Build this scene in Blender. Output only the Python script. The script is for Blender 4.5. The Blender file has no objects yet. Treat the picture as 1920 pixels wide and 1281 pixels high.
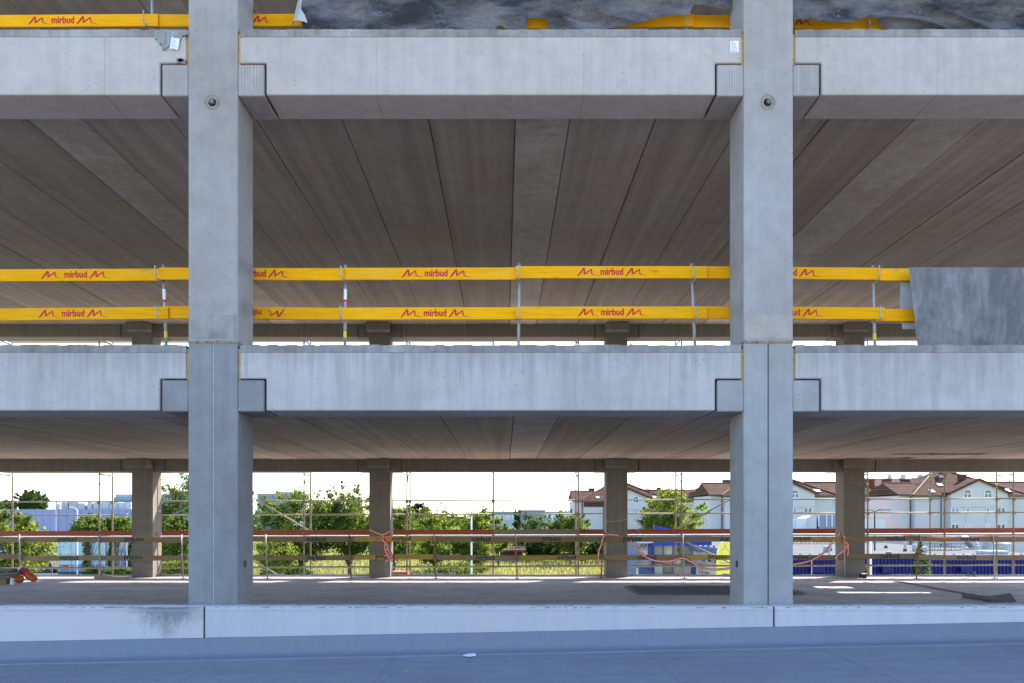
import bpy, bmesh, math, random
import numpy as np
from mathutils import Vector, Matrix, noise as mnoise

SC = bpy.context.scene
COL = SC.collection
R = math.radians

# ------------------------------------------------------------------ camera, sky, sun, exposure
EYE = 1.85                      # eye height above the garage floor
F = 1498.0                      # focal length in photograph pixels
CX, CY = 945.0, 970.0           # vanishing point in the photograph
cam_d = bpy.data.cameras.new('camera')
cam = bpy.data.objects.new('camera', cam_d)
COL.objects.link(cam)
cam.location = (0, 0, EYE)
cam.rotation_euler = (R(90), 0, 0)
cam_d.sensor_width = 36
cam_d.lens = F / 1920 * 36
cam_d.shift_x = (960 - CX) / 1920
cam_d.shift_y = (CY - 640.5) / 1920
cam_d.clip_start = 0.1
cam_d.clip_end = 6000
SC.camera = cam

SUN_EL, SUN_AZ = 42.6, 45.0
world = bpy.data.worlds.new('World')
SC.world = world
world.use_nodes = True
wn = world.node_tree
sky = wn.nodes.new('ShaderNodeTexSky')
sky.sky_type = 'NISHITA'
sky.sun_disc = False
sky.sun_elevation = R(SUN_EL)
sky.sun_rotation = R(SUN_AZ)
sky.air_density = 1.0
sky.dust_density = 0.45
sky.ozone_density = 3.4
bg = wn.nodes['Background']
wn.links.new(sky.outputs[0], bg.inputs[0])
bg.inputs[1].default_value = 0.15

sd = bpy.data.lights.new('sun', 'SUN')
sd.energy = 3.9
sd.angle = R(0.5)
sd.color = (1.0, 0.93, 0.82)
sun = bpy.data.objects.new('sun', sd)
COL.objects.link(sun)
S = Vector((math.cos(R(SUN_EL)) * math.sin(R(SUN_AZ)), math.cos(R(SUN_EL)) * math.cos(R(SUN_AZ)), math.sin(R(SUN_EL))))
sun.rotation_euler = (-S).to_track_quat('-Z', 'Y').to_euler()
sun.location = (20, 40, 60)

SC.view_settings.view_transform = 'Standard'
SC.view_settings.look = 'None'
SC.view_settings.gamma = 1
SC.view_settings.use_curve_mapping = False
SC.view_settings.exposure = 2.0
SC.render.engine = 'CYCLES'
SC.cycles.max_bounces = 10
SC.cycles.diffuse_bounces = 7
SC.cycles.use_denoising = True

GZ = -5.0                       # ground level


def W(px, py, Y):
    return ((px - CX) * Y / F, Y, EYE + (CY - py) * Y / F)


def WX(px, Y):
    return (px - CX) * Y / F


def WZ(py, Y):
    return EYE + (CY - py) * Y / F


# ------------------------------------------------------------------ object helpers
ORG = {}


def link(o):
    COL.objects.link(o)
    return o


def tag(o, label, cat, group=None, kind='thing'):
    o['label'] = label
    o['category'] = cat
    if group:
        o['group'] = group
    if kind:
        o['kind'] = kind
    return o


def thing(name, label, cat, loc, group=None):
    o = link(bpy.data.objects.new(name, None))
    o.empty_display_size = 0.2
    o.location = loc
    ORG[o.name] = Vector(loc)
    return tag(o, label, cat, group)


class MB:
    def __init__(s):
        s.v, s.f, s.m = [], [], []

    def add(s, vs, fs, mi=0):
        n = len(s.v)
        s.v += [tuple(p) for p in vs]
        for f in fs:
            s.f.append(tuple(i + n for i in f))
            s.m.append(mi)
        return s

    def box(s, x0, x1, y0, y1, z0, z1, mi=0):
        vs = [(x0, y0, z0), (x1, y0, z0), (x1, y1, z0), (x0, y1, z0), (x0, y0, z1), (x1, y0, z1), (x1, y1, z1), (x0, y1, z1)]
        return s.add(vs, [(3, 2, 1, 0), (4, 5, 6, 7), (0, 1, 5, 4), (1, 2, 6, 5), (2, 3, 7, 6), (3, 0, 4, 7)], mi)

    def prism(s, poly, a0, a1, axis='y', mi=0):
        """poly: (u,w) points; axis y: (x,z), axis x: (y,z), axis z: (x,y)"""
        n = len(poly)
        def P(u, w, a):
            return {'y': (u, a, w), 'x': (a, u, w), 'z': (u, w, a)}[axis]
        vs = [P(u, w, a0) for u, w in poly] + [P(u, w, a1) for u, w in poly]
        area = sum(poly[i][0] * poly[(i + 1) % n][1] - poly[(i + 1) % n][0] * poly[i][1] for i in range(n))
        fs = [tuple(range(n)), tuple(range(2 * n - 1, n - 1, -1))]
        for i in range(n):
            j = (i + 1) % n
            fs.append((j, i, i + n, j + n))
        flip = (area > 0) == (axis in 'xz')
        if flip:
            fs = [tuple(reversed(f)) for f in fs]
        return s.add(vs, fs, mi)

    def tube(s, p0, p1, r, n=8, r1=None, mi=0, caps=True):
        p0, p1 = Vector(p0), Vector(p1)
        d = (p1 - p0)
        if d.length < 1e-6:
            return s
        d.normalize()
        a = d.orthogonal().normalized()
        b = d.cross(a)
        r1 = r if r1 is None else r1
        vs = []
        for p, rr in ((p0, r), (p1, r1)):
            for k in range(n):
                t = 2 * math.pi * k / n
                vs.append(p + (a * math.cos(t) + b * math.sin(t)) * rr)
        fs = [(k, (k + 1) % n, n + (k + 1) % n, n + k) for k in range(n)]
        if caps:
            fs += [tuple(range(n - 1, -1, -1)), tuple(range(n, 2 * n))]
        return s.add(vs, fs, mi)

    def path(s, pts, r, n=6, mi=0):
        for a, b in zip(pts[:-1], pts[1:]):
            s.tube(a, b, r, n, mi=mi)
        return s

    def build(s, name, mats, parent=None, bevel=0.0, smooth=False, org=None, seg=1):
        if org is None:
            q = parent
            org = Vector((0, 0, 0))
            while q is not None:
                if q.name in ORG:
                    org = ORG[q.name]
                    break
                q = q.parent
        me = bpy.data.meshes.new(name)
        me.from_pydata([tuple(Vector(p) - Vector(org)) for p in s.v], [], s.f)
        if not isinstance(mats, (list, tuple)):
            mats = [mats]
        for m in mats:
            me.materials.append(m)
        me.polygons.foreach_set('material_index', s.m)
        if bevel > 0:
            bm = bmesh.new()
            bm.from_mesh(me)
            bmesh.ops.remove_doubles(bm, verts=bm.verts, dist=1e-5)
            es = [e for e in bm.edges if len(e.link_faces) == 2 and e.calc_face_angle(0) > R(30)]
            bmesh.ops.bevel(bm, geom=es, offset=bevel, segments=seg, profile=0.5, affect='EDGES', clamp_overlap=True)
            bm.to_mesh(me)
            bm.free()
        if smooth:
            me.polygons.foreach_set('use_smooth', [True] * len(me.polygons))
        me.update()
        o = link(bpy.data.objects.new(name, me))
        if parent is not None:
            o.parent = parent
        else:
            o.location = org
            ORG[o.name] = Vector(org)
        return o


def mono(name, mb, mat, label, cat, org, group=None, **kw):
    """a thing that is one mesh"""
    return tag(mb.build(name, mat, None, org=Vector(org), **kw), label, cat, group)


def struct(name, mb, mat, parent=None, org=(0, 0, 0), **kw):
    o = mb.build(name, mat, parent, org=Vector(org), **kw)
    if parent is None:
        o['kind'] = 'structure'
    return o


# ------------------------------------------------------------------ materials
MATS = {}


def nodes_of(name):
    m = bpy.data.materials.new(name)
    m.use_nodes = True
    nt = m.node_tree
    b = nt.nodes['Principled BSDF']
    b.inputs['Specular IOR Level'].default_value = 0.3
    return m, nt, b


def N(nt, t, **kw):
    n = nt.nodes.new(t)
    for k, v in kw.items():
        if hasattr(n, k):
            setattr(n, k, v)
    return n


def coords(nt, mode, stretch, rnd=False):
    mp = N(nt, 'ShaderNodeMapping')
    if mode == 'world':
        g = N(nt, 'ShaderNodeNewGeometry')
        src = g.outputs['Position']
    else:
        g = N(nt, 'ShaderNodeTexCoord')
        src = g.outputs['Object']
    if rnd:
        oi = N(nt, 'ShaderNodeObjectInfo')
        ml = N(nt, 'ShaderNodeMath', operation='MULTIPLY')
        ml.inputs[1].default_value = 57.0
        nt.links.new(oi.outputs['Random'], ml.inputs[0])
        ad = N(nt, 'ShaderNodeVectorMath', operation='ADD')
        nt.links.new(src, ad.inputs[0])
        nt.links.new(ml.outputs[0], ad.inputs[1])
        src = ad.outputs[0]
    nt.links.new(src, mp.inputs[0])
    mp.inputs['Scale'].default_value = stretch
    return mp.outputs[0]


def noise(nt, vec, scale, detail=4, rough=0.6):
    n = N(nt, 'ShaderNodeTexNoise')
    n.inputs['Scale'].default_value = scale
    n.inputs['Detail'].default_value = detail
    n.inputs['Roughness'].default_value = rough
    nt.links.new(vec, n.inputs['Vector'])
    return n.outputs['Fac']


def ramp(nt, fac, a, b, ca, cb):
    r = N(nt, 'ShaderNodeMapRange')
    r.inputs['From Min'].default_value = a
    r.inputs['From Max'].default_value = b
    r.inputs['To Min'].default_value = ca
    r.inputs['To Max'].default_value = cb
    nt.links.new(fac, r.inputs['Value'])
    return r.outputs[0]


def mixc(nt, fac, a, b, blend='MIX'):
    m = N(nt, 'ShaderNodeMix', data_type='RGBA', blend_type=blend)
    if isinstance(fac, (int, float)):
        m.inputs[0].default_value = fac
    else:
        nt.links.new(fac, m.inputs[0])
    for i, c in ((6, a), (7, b)):
        if isinstance(c, (tuple, list)):
            m.inputs[i].default_value = (c[0], c[1], c[2], 1)
        else:
            nt.links.new(c, m.inputs[i])
    return m.outputs[2]


def mulv(nt, col, val):
    """multiply a colour by a scalar socket"""
    v = N(nt, 'ShaderNodeVectorMath', operation='SCALE')
    if isinstance(col, (tuple, list)):
        v.inputs[0].default_value = col[:3]
    else:
        nt.links.new(col, v.inputs[0])
    nt.links.new(val, v.inputs['Scale'])
    return v.outputs[0]


def simple(name, col, rough=0.6, var=0.15, scale=4.0, stretch=(1, 1, 1), mode='object', rnd=True, metal=0.0, bump=0.0, objvar=0.0):
    m, nt, b = nodes_of(name)
    vec = coords(nt, mode, stretch, rnd)
    f = noise(nt, vec, scale)
    c = mulv(nt, col, ramp(nt, f, 0.3, 0.7, 1 - var, 1 + var))
    if objvar:
        oi = N(nt, 'ShaderNodeObjectInfo')
        c = mulv(nt, c, ramp(nt, oi.outputs['Random'], 0, 1, 1 - objvar, 1 + objvar))
    nt.links.new(c, b.inputs['Base Color'])
    b.inputs['Specular IOR Level'].default_value = 0.03 if rough >= 0.8 else 0.2
    b.inputs['Roughness'].default_value = rough
    b.inputs['Metallic'].default_value = metal
    if bump:
        bp = N(nt, 'ShaderNodeBump')
        bp.inputs['Strength'].default_value = bump
        bp.inputs['Distance'].default_value = 0.02
        nt.links.new(noise(nt, vec, scale * 6), bp.inputs['Height'])
        nt.links.new(bp.outputs[0], b.inputs['Normal'])
    MATS[name] = m
    return m


def concrete(name, col, dark=0.75, streak=0.12, blotch=0.10, tint=(0.9, 0.95, 1.0), stain=0.0, stainc=(0.2, 0.2, 0.19), pores=True, objvar=0.04, axis='z', fine=0.06, wash=None):
    m, nt, b = nodes_of(name)
    w = coords(nt, 'world', (1, 1, 1))
    st = {'z': (9, 9, 0.35), 'y': (5, 0.12, 5), 'x': (0.25, 6, 6)}[axis]
    ws = coords(nt, 'world', st)
    big = noise(nt, w, 0.7, 5, 0.62)
    mid = noise(nt, w, 4.5, 6, 0.7)
    fin = noise(nt, w, 60, 3, 0.7)
    stk = noise(nt, ws, 1.0, 4, 0.65)
    c = mixc(nt, ramp(nt, big, 0.35, 0.65, 0, 1), (col[0], col[1], col[2]), (col[0] * tint[0], col[1] * tint[1], col[2] * tint[2]))
    c = mulv(nt, c, ramp(nt, big, 0.3, 0.7, 1 - blotch, 1 + blotch))
    c = mulv(nt, c, ramp(nt, mid, 0.25, 0.75, 1 - blotch, 1 + blotch))
    c = mulv(nt, c, ramp(nt, stk, 0.3, 0.72, 1 + streak, 1 - streak))
    c = mulv(nt, c, ramp(nt, fin, 0.2, 0.8, 1 - fine, 1 + fine))
    if stain:
        w2 = coords(nt, 'world', (0.9, 0.9, 0.55))
        s1 = noise(nt, w2, 0.9, 8, 0.72)
        c = mixc(nt, ramp(nt, s1, 0.52, 0.66, 0, stain), c, stainc)
    if wash:      # water runs that start at the top edge of the beam
        sp = N(nt, 'ShaderNodeSeparateXYZ')
        nt.links.new(w, sp.inputs[0])
        fz = ramp(nt, sp.outputs[2], wash - 0.55, wash, -0.12, 0.16)
        wv = coords(nt, 'world', (11, 11, 0.5))
        sm = N(nt, 'ShaderNodeMath', operation='ADD')
        nt.links.new(noise(nt, wv, 1.0, 6, 0.7), sm.inputs[0])
        nt.links.new(fz, sm.inputs[1])
        c = mixc(nt, ramp(nt, sm.outputs[0], 0.52, 0.72, 0, 0.42), c, (col[0] * 0.55, col[1] * 0.55, col[2] * 0.56))
    if pores:
        v = N(nt, 'ShaderNodeTexVoronoi')
        v.inputs['Scale'].default_value = 11
        nt.links.new(w, v.inputs['Vector'])
        msk = noise(nt, w, 2.3, 2, 0.5)
        p = ramp(nt, v.outputs['Distance'], 0.06, 0.13, 1, 0)
        mm = N(nt, 'ShaderNodeMath', operation='MULTIPLY')
        nt.links.new(p, mm.inputs[0])
        nt.links.new(ramp(nt, msk, 0.42, 0.6, 0.05, 0.85), mm.inputs[1])
        c = mixc(nt, mm.outputs[0], c, (col[0] * 0.4, col[1] * 0.4, col[2] * 0.4))
    if objvar:
        oi = N(nt, 'ShaderNodeObjectInfo')
        c = mulv(nt, c, ramp(nt, oi.outputs['Random'], 0, 1, 1 - objvar, 1 + objvar))
    nt.links.new(c, b.inputs['Base Color'])
    b.inputs['Roughness'].default_value = 0.85
    b.inputs['Specular IOR Level'].default_value = 0.12
    bp = N(nt, 'ShaderNodeBump')
    bp.inputs['Strength'].default_value = 0.25
    bp.inputs['Distance'].default_value = 0.01
    nt.links.new(mid, bp.inputs['Height'])
    nt.links.new(bp.outputs[0], b.inputs['Normal'])
    MATS[name] = m
    return m


def wood(name, col, dark, grain=0.3, knots=0.5, rough=0.7, wear=0.0, wearc=(0.5, 0.4, 0.25), objvar=0.1):
    m, nt, b = nodes_of(name)
    v = coords(nt, 'object', (0.8, 6, 14), True)
    f = noise(nt, v, 3.0, 5, 0.65)
    v2 = coords(nt, 'object', (1.6, 3, 5), True)
    k = noise(nt, v2, 2.2, 2, 0.4)
    c = mixc(nt, ramp(nt, f, 0.35, 0.7, 0, grain), col, dark)
    c = mixc(nt, ramp(nt, k, 0.68, 0.76, 0, knots), c, dark)
    if wear:
        v3 = coords(nt, 'object', (1, 3, 4), True)
        wf = noise(nt, v3, 1.3, 6, 0.75)
        c = mixc(nt, ramp(nt, wf, 0.48, 0.66, 0, wear), c, wearc)
    oi = N(nt, 'ShaderNodeObjectInfo')
    c = mulv(nt, c, ramp(nt, oi.outputs['Random'], 0, 1, 1 - objvar, 1 + objvar))
    nt.links.new(c, b.inputs['Base Color'])
    b.inputs['Roughness'].default_value = rough
    b.inputs['Specular IOR Level'].default_value = 0.1
    bp = N(nt, 'ShaderNodeBump')
    bp.inputs['Strength'].default_value = 0.2
    bp.inputs['Distance'].default_value = 0.004
    nt.links.new(f, bp.inputs['Height'])
    nt.links.new(bp.outputs[0], b.inputs['Normal'])
    MATS[name] = m
    return m


def leafmat(name, col, trans, var=0.38):
    m, nt, b = nodes_of(name)
    w = coords(nt, 'world', (1, 1, 1))
    f = noise(nt, w, 0.9, 3, 0.6)
    g = N(nt, 'ShaderNodeNewGeometry')
    k = ramp(nt, f, 0.3, 0.7, 1 - var, 1 + var)
    k2 = ramp(nt, g.outputs['Random Per Island'], 0, 1, 0.7, 1.3)
    c = mulv(nt, mulv(nt, col, k), k2)
    t = mulv(nt, mulv(nt, trans, k), k2)
    d = N(nt, 'ShaderNodeBsdfDiffuse')
    tr = N(nt, 'ShaderNodeBsdfTranslucent')
    ad = N(nt, 'ShaderNodeAddShader')
    nt.links.new(c, d.inputs[0])
    nt.links.new(t, tr.inputs[0])
    nt.links.new(d.outputs[0], ad.inputs[0])
    nt.links.new(tr.outputs[0], ad.inputs[1])
    nt.links.new(ad.outputs[0], nt.nodes['Material Output'].inputs[0])
    nt.nodes.remove(b)
    MATS[name] = m
    return m


def glassy(name, col, rough=0.05):
    m, nt, b = nodes_of(name)
    b.inputs['Base Color'].default_value = (*col, 1)
    b.inputs['Roughness'].default_value = rough
    b.inputs['Specular IOR Level'].default_value = 0.8
    MATS[name] = m
    return m


M_beam = concrete('concrete_beam_pale', (0.43, 0.38, 0.355), streak=0.07, blotch=0.10, stain=0.22, stainc=(0.33, 0.30, 0.28), tint=(0.93, 0.95, 0.98))
M_beam2 = concrete('concrete_beam_streaked', (0.40, 0.365, 0.35), streak=0.11, blotch=0.10, wash=4.02, stain=0.45, stainc=(0.31, 0.30, 0.28), tint=(0.96, 0.98, 1.0))
M_top = concrete('concrete_topping', (0.245, 0.222, 0.208), streak=0.2, blotch=0.24, stain=0.85, stainc=(0.40, 0.36, 0.34))
M_col = concrete('concrete_column', (0.335, 0.30, 0.285), streak=0.06, blotch=0.13, stain=0.25, stainc=(0.27, 0.245, 0.235))
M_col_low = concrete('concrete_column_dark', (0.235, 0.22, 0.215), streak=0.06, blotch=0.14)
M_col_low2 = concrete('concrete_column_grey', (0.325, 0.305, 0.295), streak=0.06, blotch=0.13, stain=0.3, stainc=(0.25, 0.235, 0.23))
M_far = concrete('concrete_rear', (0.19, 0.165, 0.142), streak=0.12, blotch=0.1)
M_ceil = concrete('concrete_soffit', (0.33, 0.272, 0.232), streak=0.21, blotch=0.12, axis='y', pores=False, objvar=0.10)
M_strip = concrete('concrete_cast_strip', (0.40, 0.345, 0.305), streak=0.05, blotch=0.22, axis='y', pores=False, stain=0.45, stainc=(0.32, 0.26, 0.22), objvar=0.05)
M_floor = concrete('concrete_floor', (0.44, 0.385, 0.37), streak=0.28, blotch=0.2, axis='x', pores=False, stain=0.45, stainc=(0.26, 0.23, 0.22))
M_para = concrete('parapet_white', (0.52, 0.475, 0.475), streak=0.04, blotch=0.04, pores=False, fine=0.05)
M_mortar = simple('mortar', (0.30, 0.30, 0.29), 0.95, 0.25, 9, bump=0.8)
M_stain = simple('dirt', (0.16, 0.17, 0.18), 0.95, 0.3, 9)
M_bed = simple('mortar_bed', (0.30, 0.235, 0.14), 0.95, 0.45, 14, bump=0.8)
M_foam = simple('yellow_foam', (0.62, 0.38, 0.08), 0.9, 0.25, 20, bump=0.6)
M_gap = simple('joint_shadow', (0.05, 0.05, 0.05), 0.9, 0.2, 5)
M_white_line = simple('lime_white', (0.46, 0.46, 0.47), 0.8, 0.15, 12)
M_paper = simple('paper', (0.75, 0.77, 0.80), 0.6, 0.03, 5)
M_ink = simple('ink', (0.25, 0.30, 0.42), 0.6, 0.1, 5)
M_membrane = concrete('roof_membrane', (0.235, 0.232, 0.245), streak=0.08, blotch=0.10, stain=0.35, stainc=(0.19, 0.185, 0.185), pores=False, objvar=0.04, axis='x')
M_upstand = concrete('membrane_upstand', (0.190, 0.196, 0.222), streak=0.05, blotch=0.03, pores=False, objvar=0.02)
M_yellow = wood('yellow_board', (0.90, 0.41, 0.002), (0.52, 0.20, 0.008), 0.5, 0.7, 0.8, 0.35, (0.74, 0.42, 0.07), 0.10)
M_brown = wood('weathered_board', (0.27, 0.205, 0.13), (0.12, 0.085, 0.055), 0.6, 0.6, 0.8, 0.4, (0.30, 0.23, 0.10), 0.2)
M_ochre = wood('weathered_yellow_board', (0.44, 0.31, 0.075), (0.19, 0.125, 0.055), 0.55, 0.6, 0.8, 0.6, (0.24, 0.17, 0.10), 0.15)
M_toe = wood('red_toe_board', (0.33, 0.085, 0.052), (0.16, 0.045, 0.03), 0.5, 0.3, 0.7, 0.3, (0.26, 0.10, 0.07), 0.1)
M_toe_grey = wood('bare_toe_board', (0.26, 0.21, 0.18), (0.15, 0.11, 0.09), 0.5, 0.4, 0.8)
M_batten = wood('batten', (0.36, 0.24, 0.13), (0.18, 0.12, 0.07), 0.5, 0.4, 0.8)
M_batten_grey = wood('old_batten', (0.17, 0.155, 0.13), (0.14, 0.13, 0.11), 0.6, 0.3, 0.85)
M_red = simple('red_print', (0.50, 0.02, 0.03), 0.5, 0.15, 9)
M_red_faded = simple('faded_red_print', (0.42, 0.10, 0.06), 0.7, 0.3, 12)
M_blue_print = simple('blue_print', (0.012, 0.02, 0.055), 0.7, 0.3, 12)
M_steel = simple('galvanised_steel', (0.36, 0.36, 0.36), 0.5, 0.2, 6, metal=0.3)
M_scaf = simple('scaffold_tube', (0.25, 0.225, 0.18), 0.6, 0.25, 5, metal=0.1)
M_deck = simple('scaffold_deck', (0.36, 0.34, 0.31), 0.6, 0.12, 3, metal=0.2)
M_rust = simple('rusty_steel', (0.22, 0.15, 0.10), 0.8, 0.4, 9)
M_sticker = simple('white_sticker', (0.8, 0.8, 0.8), 0.5, 0.02, 3)
M_yel_tape = simple('yellow_tape', (0.8, 0.55, 0.03), 0.5, 0.05, 3)
M_tape_red = simple('tape_red', (0.62, 0.05, 0.03), 0.5, 0.12, 6)
M_tape_white = simple('tape_white', (0.75, 0.70, 0.68), 0.5, 0.08, 6)
M_string = simple('string', (0.55, 0.48, 0.38), 0.8, 0.1, 6)
M_bolt = simple('bolt_steel', (0.16, 0.14, 0.13), 0.55, 0.3, 20, metal=0.5)
M_pocket = simple('pocket_concrete', (0.23, 0.21, 0.18), 0.9, 0.3, 14, bump=0.5)
M_orange = simple('orange_plastic', (0.50, 0.095, 0.022), 0.35, 0.15, 5)
M_magenta = simple('magenta_plastic', (0.38, 0.03, 0.12), 0.4, 0.2, 5)
M_white = simple('white_plastic', (0.75, 0.75, 0.76), 0.4, 0.05, 5)
M_black = simple('black_rubber', (0.03, 0.03, 0.032), 0.6, 0.2, 5)
M_felt = simple('grey_felt', (0.16, 0.155, 0.16), 0.9, 0.2, 5)
M_bounce_ground = simple('bounce_ground', (0.58, 0.47, 0.35), 0.95, 0.15, 0.5, mode='world', rnd=False)
M_roof_bounce = simple('roof_bounce', (0.44, 0.38, 0.31), 0.9, 0.12, 0.6, mode='world', rnd=False)  # pale roof surface out of view, added to bounce warm light onto the facade
M_mesh = simple('rebar', (0.14, 0.125, 0.12), 0.7, 0.3, 5)
M_asphalt = simple('asphalt', (0.09, 0.085, 0.08), 0.9, 0.12, 0.4, mode='world', rnd=False)
M_path = simple('path_gravel', (0.2, 0.18, 0.15), 0.95, 0.12, 0.6, mode='world', rnd=False)


def make_tarp_mat(name, dark, light, stretch, rot, crease, strength):
    m, nt, b = nodes_of(name)
    w = coords(nt, 'world', (1, 1, 1))
    mp = N(nt, 'ShaderNodeMapping')
    mp.inputs['Rotation'].default_value = (0, rot, 0)
    mp.inputs['Scale'].default_value = stretch
    nt.links.new(w, mp.inputs[0])
    ws = mp.outputs[0]
    a = noise(nt, ws, 1.1, 9, 0.66)
    f = noise(nt, ws, 6, 6, 0.7)
    g = noise(nt, w, 28, 3, 0.7)
    c = mixc(nt, ramp(nt, a, 0.40, 0.60, 0, 1), dark, light)
    c = mulv(nt, c, ramp(nt, f, 0.3, 0.7, 0.84, 1.16))
    c = mulv(nt, c, ramp(nt, g, 0.25, 0.75, 0.9, 1.1))
    # thin pale scuff lines where the sheet was creased
    nz = N(nt, 'ShaderNodeTexNoise')
    nz.inputs['Scale'].default_value = 5.0
    nz.inputs['Detail'].default_value = 4
    nt.links.new(w, nz.inputs['Vector'])
    d = N(nt, 'ShaderNodeMath', operation='SUBTRACT')
    d.inputs[1].default_value = 0.5
    nt.links.new(nz.outputs['Fac'], d.inputs[0])
    ab = N(nt, 'ShaderNodeMath', operation='ABSOLUTE')
    nt.links.new(d.outputs[0], ab.inputs[0])
    ml = N(nt, 'ShaderNodeMath', operation='MULTIPLY')
    nt.links.new(ramp(nt, ab.outputs[0], 0.0, 0.006, crease, 0), ml.inputs[0])
    nt.links.new(ramp(nt, noise(nt, w, 1.7, 2), 0.5, 0.6, 0, 1), ml.inputs[1])
    c = mixc(nt, ml.outputs[0], c, (0.34, 0.33, 0.34))
    nt.links.new(c, b.inputs['Base Color'])
    b.inputs['Roughness'].default_value = 0.65
    b.inputs['Specular IOR Level'].default_value = 0.15
    bp = N(nt, 'ShaderNodeBump')
    bp.inputs['Strength'].default_value = strength
    bp.inputs['Distance'].default_value = 0.04
    nt.links.new(f, bp.inputs['Height'])
    nt.links.new(bp.outputs[0], b.inputs['Normal'])
    return m


M_tarp = make_tarp_mat('tarp', (0.038, 0.035, 0.040), (0.165, 0.155, 0.165), (0.9, 1, 2.6), R(-24), 0.75, 0.9)  # mottling plus diagonal bands that paint fold shading into the colour
M_tarp_flat = make_tarp_mat('tarp_flat', (0.125, 0.119, 0.127), (0.230, 0.218, 0.224), (2.6, 1, 0.9), R(4), 0.35, 0.25)
M_tarp_back = simple('tarp_back', (0.42, 0.43, 0.44), 0.7, 0.12, 4)


def make_tiles(name, c1, c2, sx=2.3, sz=3.4):
    m, nt, b = nodes_of(name)
    w = coords(nt, 'world', (1, 0, 1))
    sp = N(nt, 'ShaderNodeSeparateXYZ')
    nt.links.new(w, sp.inputs[0])
    cb = N(nt, 'ShaderNodeCombineXYZ')
    nt.links.new(sp.outputs[0], cb.inputs[0])
    nt.links.new(sp.outputs[2], cb.inputs[1])
    br = N(nt, 'ShaderNodeTexBrick')
    nt.links.new(cb.outputs[0], br.inputs['Vector'])
    br.inputs['Scale'].default_value = 1.0
    br.inputs['Brick Width'].default_value = 1 / sx
    br.inputs['Row Height'].default_value = 1 / sz
    br.inputs['Mortar Size'].default_value = 0.06
    br.offset = 0.0
    br.inputs['Color1'].default_value = (*c1, 1)
    br.inputs['Color2'].default_value = (*c2, 1)
    br.inputs['Mortar'].default_value = (c1[0] * 0.35, c1[1] * 0.35, c1[2] * 0.35, 1)
    w2 = coords(nt, 'world', (1, 1, 1))
    c = mulv(nt, br.outputs['Color'], ramp(nt, noise(nt, w2, 0.5, 5, 0.7), 0.3, 0.7, 0.8, 1.2))
    nt.links.new(c, b.inputs['Base Color'])
    b.inputs['Roughness'].default_value = 0.9
    b.inputs['Specular IOR Level'].default_value = 0.03
    return m


M_tile = make_tiles('roof_tiles', (0.105, 0.055, 0.038), (0.155, 0.090, 0.064))
M_tile_red = make_tiles('red_roof_tiles', (0.12, 0.04, 0.028), (0.15, 0.06, 0.045))
M_tile_pale = make_tiles('pale_roof_tiles', (0.14, 0.085, 0.082), (0.17, 0.105, 0.10))
M_render = simple('white_render', (0.55, 0.50, 0.505), 0.85, 0.05, 0.5, mode='world', rnd=False)
M_fascia = simple('brown_fascia', (0.10, 0.034, 0.025), 0.7, 0.12, 3)
M_gutter = simple('dark_gutter', (0.07, 0.055, 0.055), 0.6, 0.1, 3)
M_brick = simple('chimney_brick', (0.12, 0.042, 0.03), 0.85, 0.2, 6)
M_frame = simple('window_frame_white', (0.75, 0.75, 0.75), 0.5, 0.03, 3)
M_pane = glassy('window_glass', (0.05, 0.07, 0.09))
M_pane_blue = glassy('window_glass_blue', (0.08, 0.20, 0.36))
M_sky_pane = glassy('skylight_glass', (0.45, 0.50, 0.55))
M_cobalt = simple('blue_cladding', (0.012, 0.018, 0.135), 0.45, 0.06, 2)
M_lavender = simple('lavender_cladding', (0.28, 0.29, 0.44), 0.55, 0.06, 0.4, mode='world', rnd=False)
M_cyan = simple('cyan_cladding', (0.15, 0.36, 0.46), 0.5, 0.06, 1)
M_shop_blue = simple('shop_blue', (0.02, 0.055, 0.33), 0.4, 0.06, 2)
M_shop_frame = simple('shop_frame', (0.10, 0.14, 0.29), 0.45, 0.06, 2)
M_office = simple('office_glass', (0.16, 0.21, 0.27), 0.25, 0.2, 0.25, mode='world', rnd=False)
M_office_wall = simple('office_wall', (0.33, 0.37, 0.43), 0.7, 0.08, 0.2, mode='world', rnd=False)
M_grey_wall = simple('grey_cladding', (0.24, 0.26, 0.30), 0.7, 0.08, 0.3, mode='world', rnd=False)
M_roof_flat = simple('flat_roof_felt', (0.125, 0.122, 0.12), 0.9, 0.10, 0.35, mode='world', rnd=False)
M_unit = simple('unit_casing', (0.42, 0.41, 0.40), 0.6, 0.1, 3)
M_duct = simple('duct_foil', (0.34, 0.35, 0.37), 0.35, 0.15, 2, metal=0.4)
M_lime = simple('lime_sign', (0.62, 0.66, 0.10), 0.5, 0.05, 2)
M_banner = simple('banner_print', (0.34, 0.31, 0.29), 0.85, 0.55, 1.9)
M_banner_y = simple('banner_beige', (0.52, 0.50, 0.36), 0.6, 0.15, 1.2)
M_banner_navy = simple('banner_navy', (0.04, 0.08, 0.22), 0.6, 0.3, 2)
M_bark = simple('bark', (0.10, 0.08, 0.06), 0.95, 0.3, 8)
M_leaf = leafmat('leaves_green', (0.046, 0.066, 0.017), (0.092, 0.118, 0.015))
M_leaf_light = leafmat('leaves_yellow_green', (0.064, 0.083, 0.019), (0.135, 0.155, 0.019))
M_leaf_dark = leafmat('leaves_dark', (0.028, 0.045, 0.014), (0.034, 0.050, 0.010))
M_leaf_grey = leafmat('leaves_grey_green', (0.050, 0.072, 0.028), (0.065, 0.088, 0.022))
M_leaf_purple = leafmat('leaves_purple', (0.03, 0.014, 0.018), (0.02, 0.008, 0.01))
M_needle = leafmat('needles', (0.03, 0.052, 0.016), (0.05, 0.078, 0.012))
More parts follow.
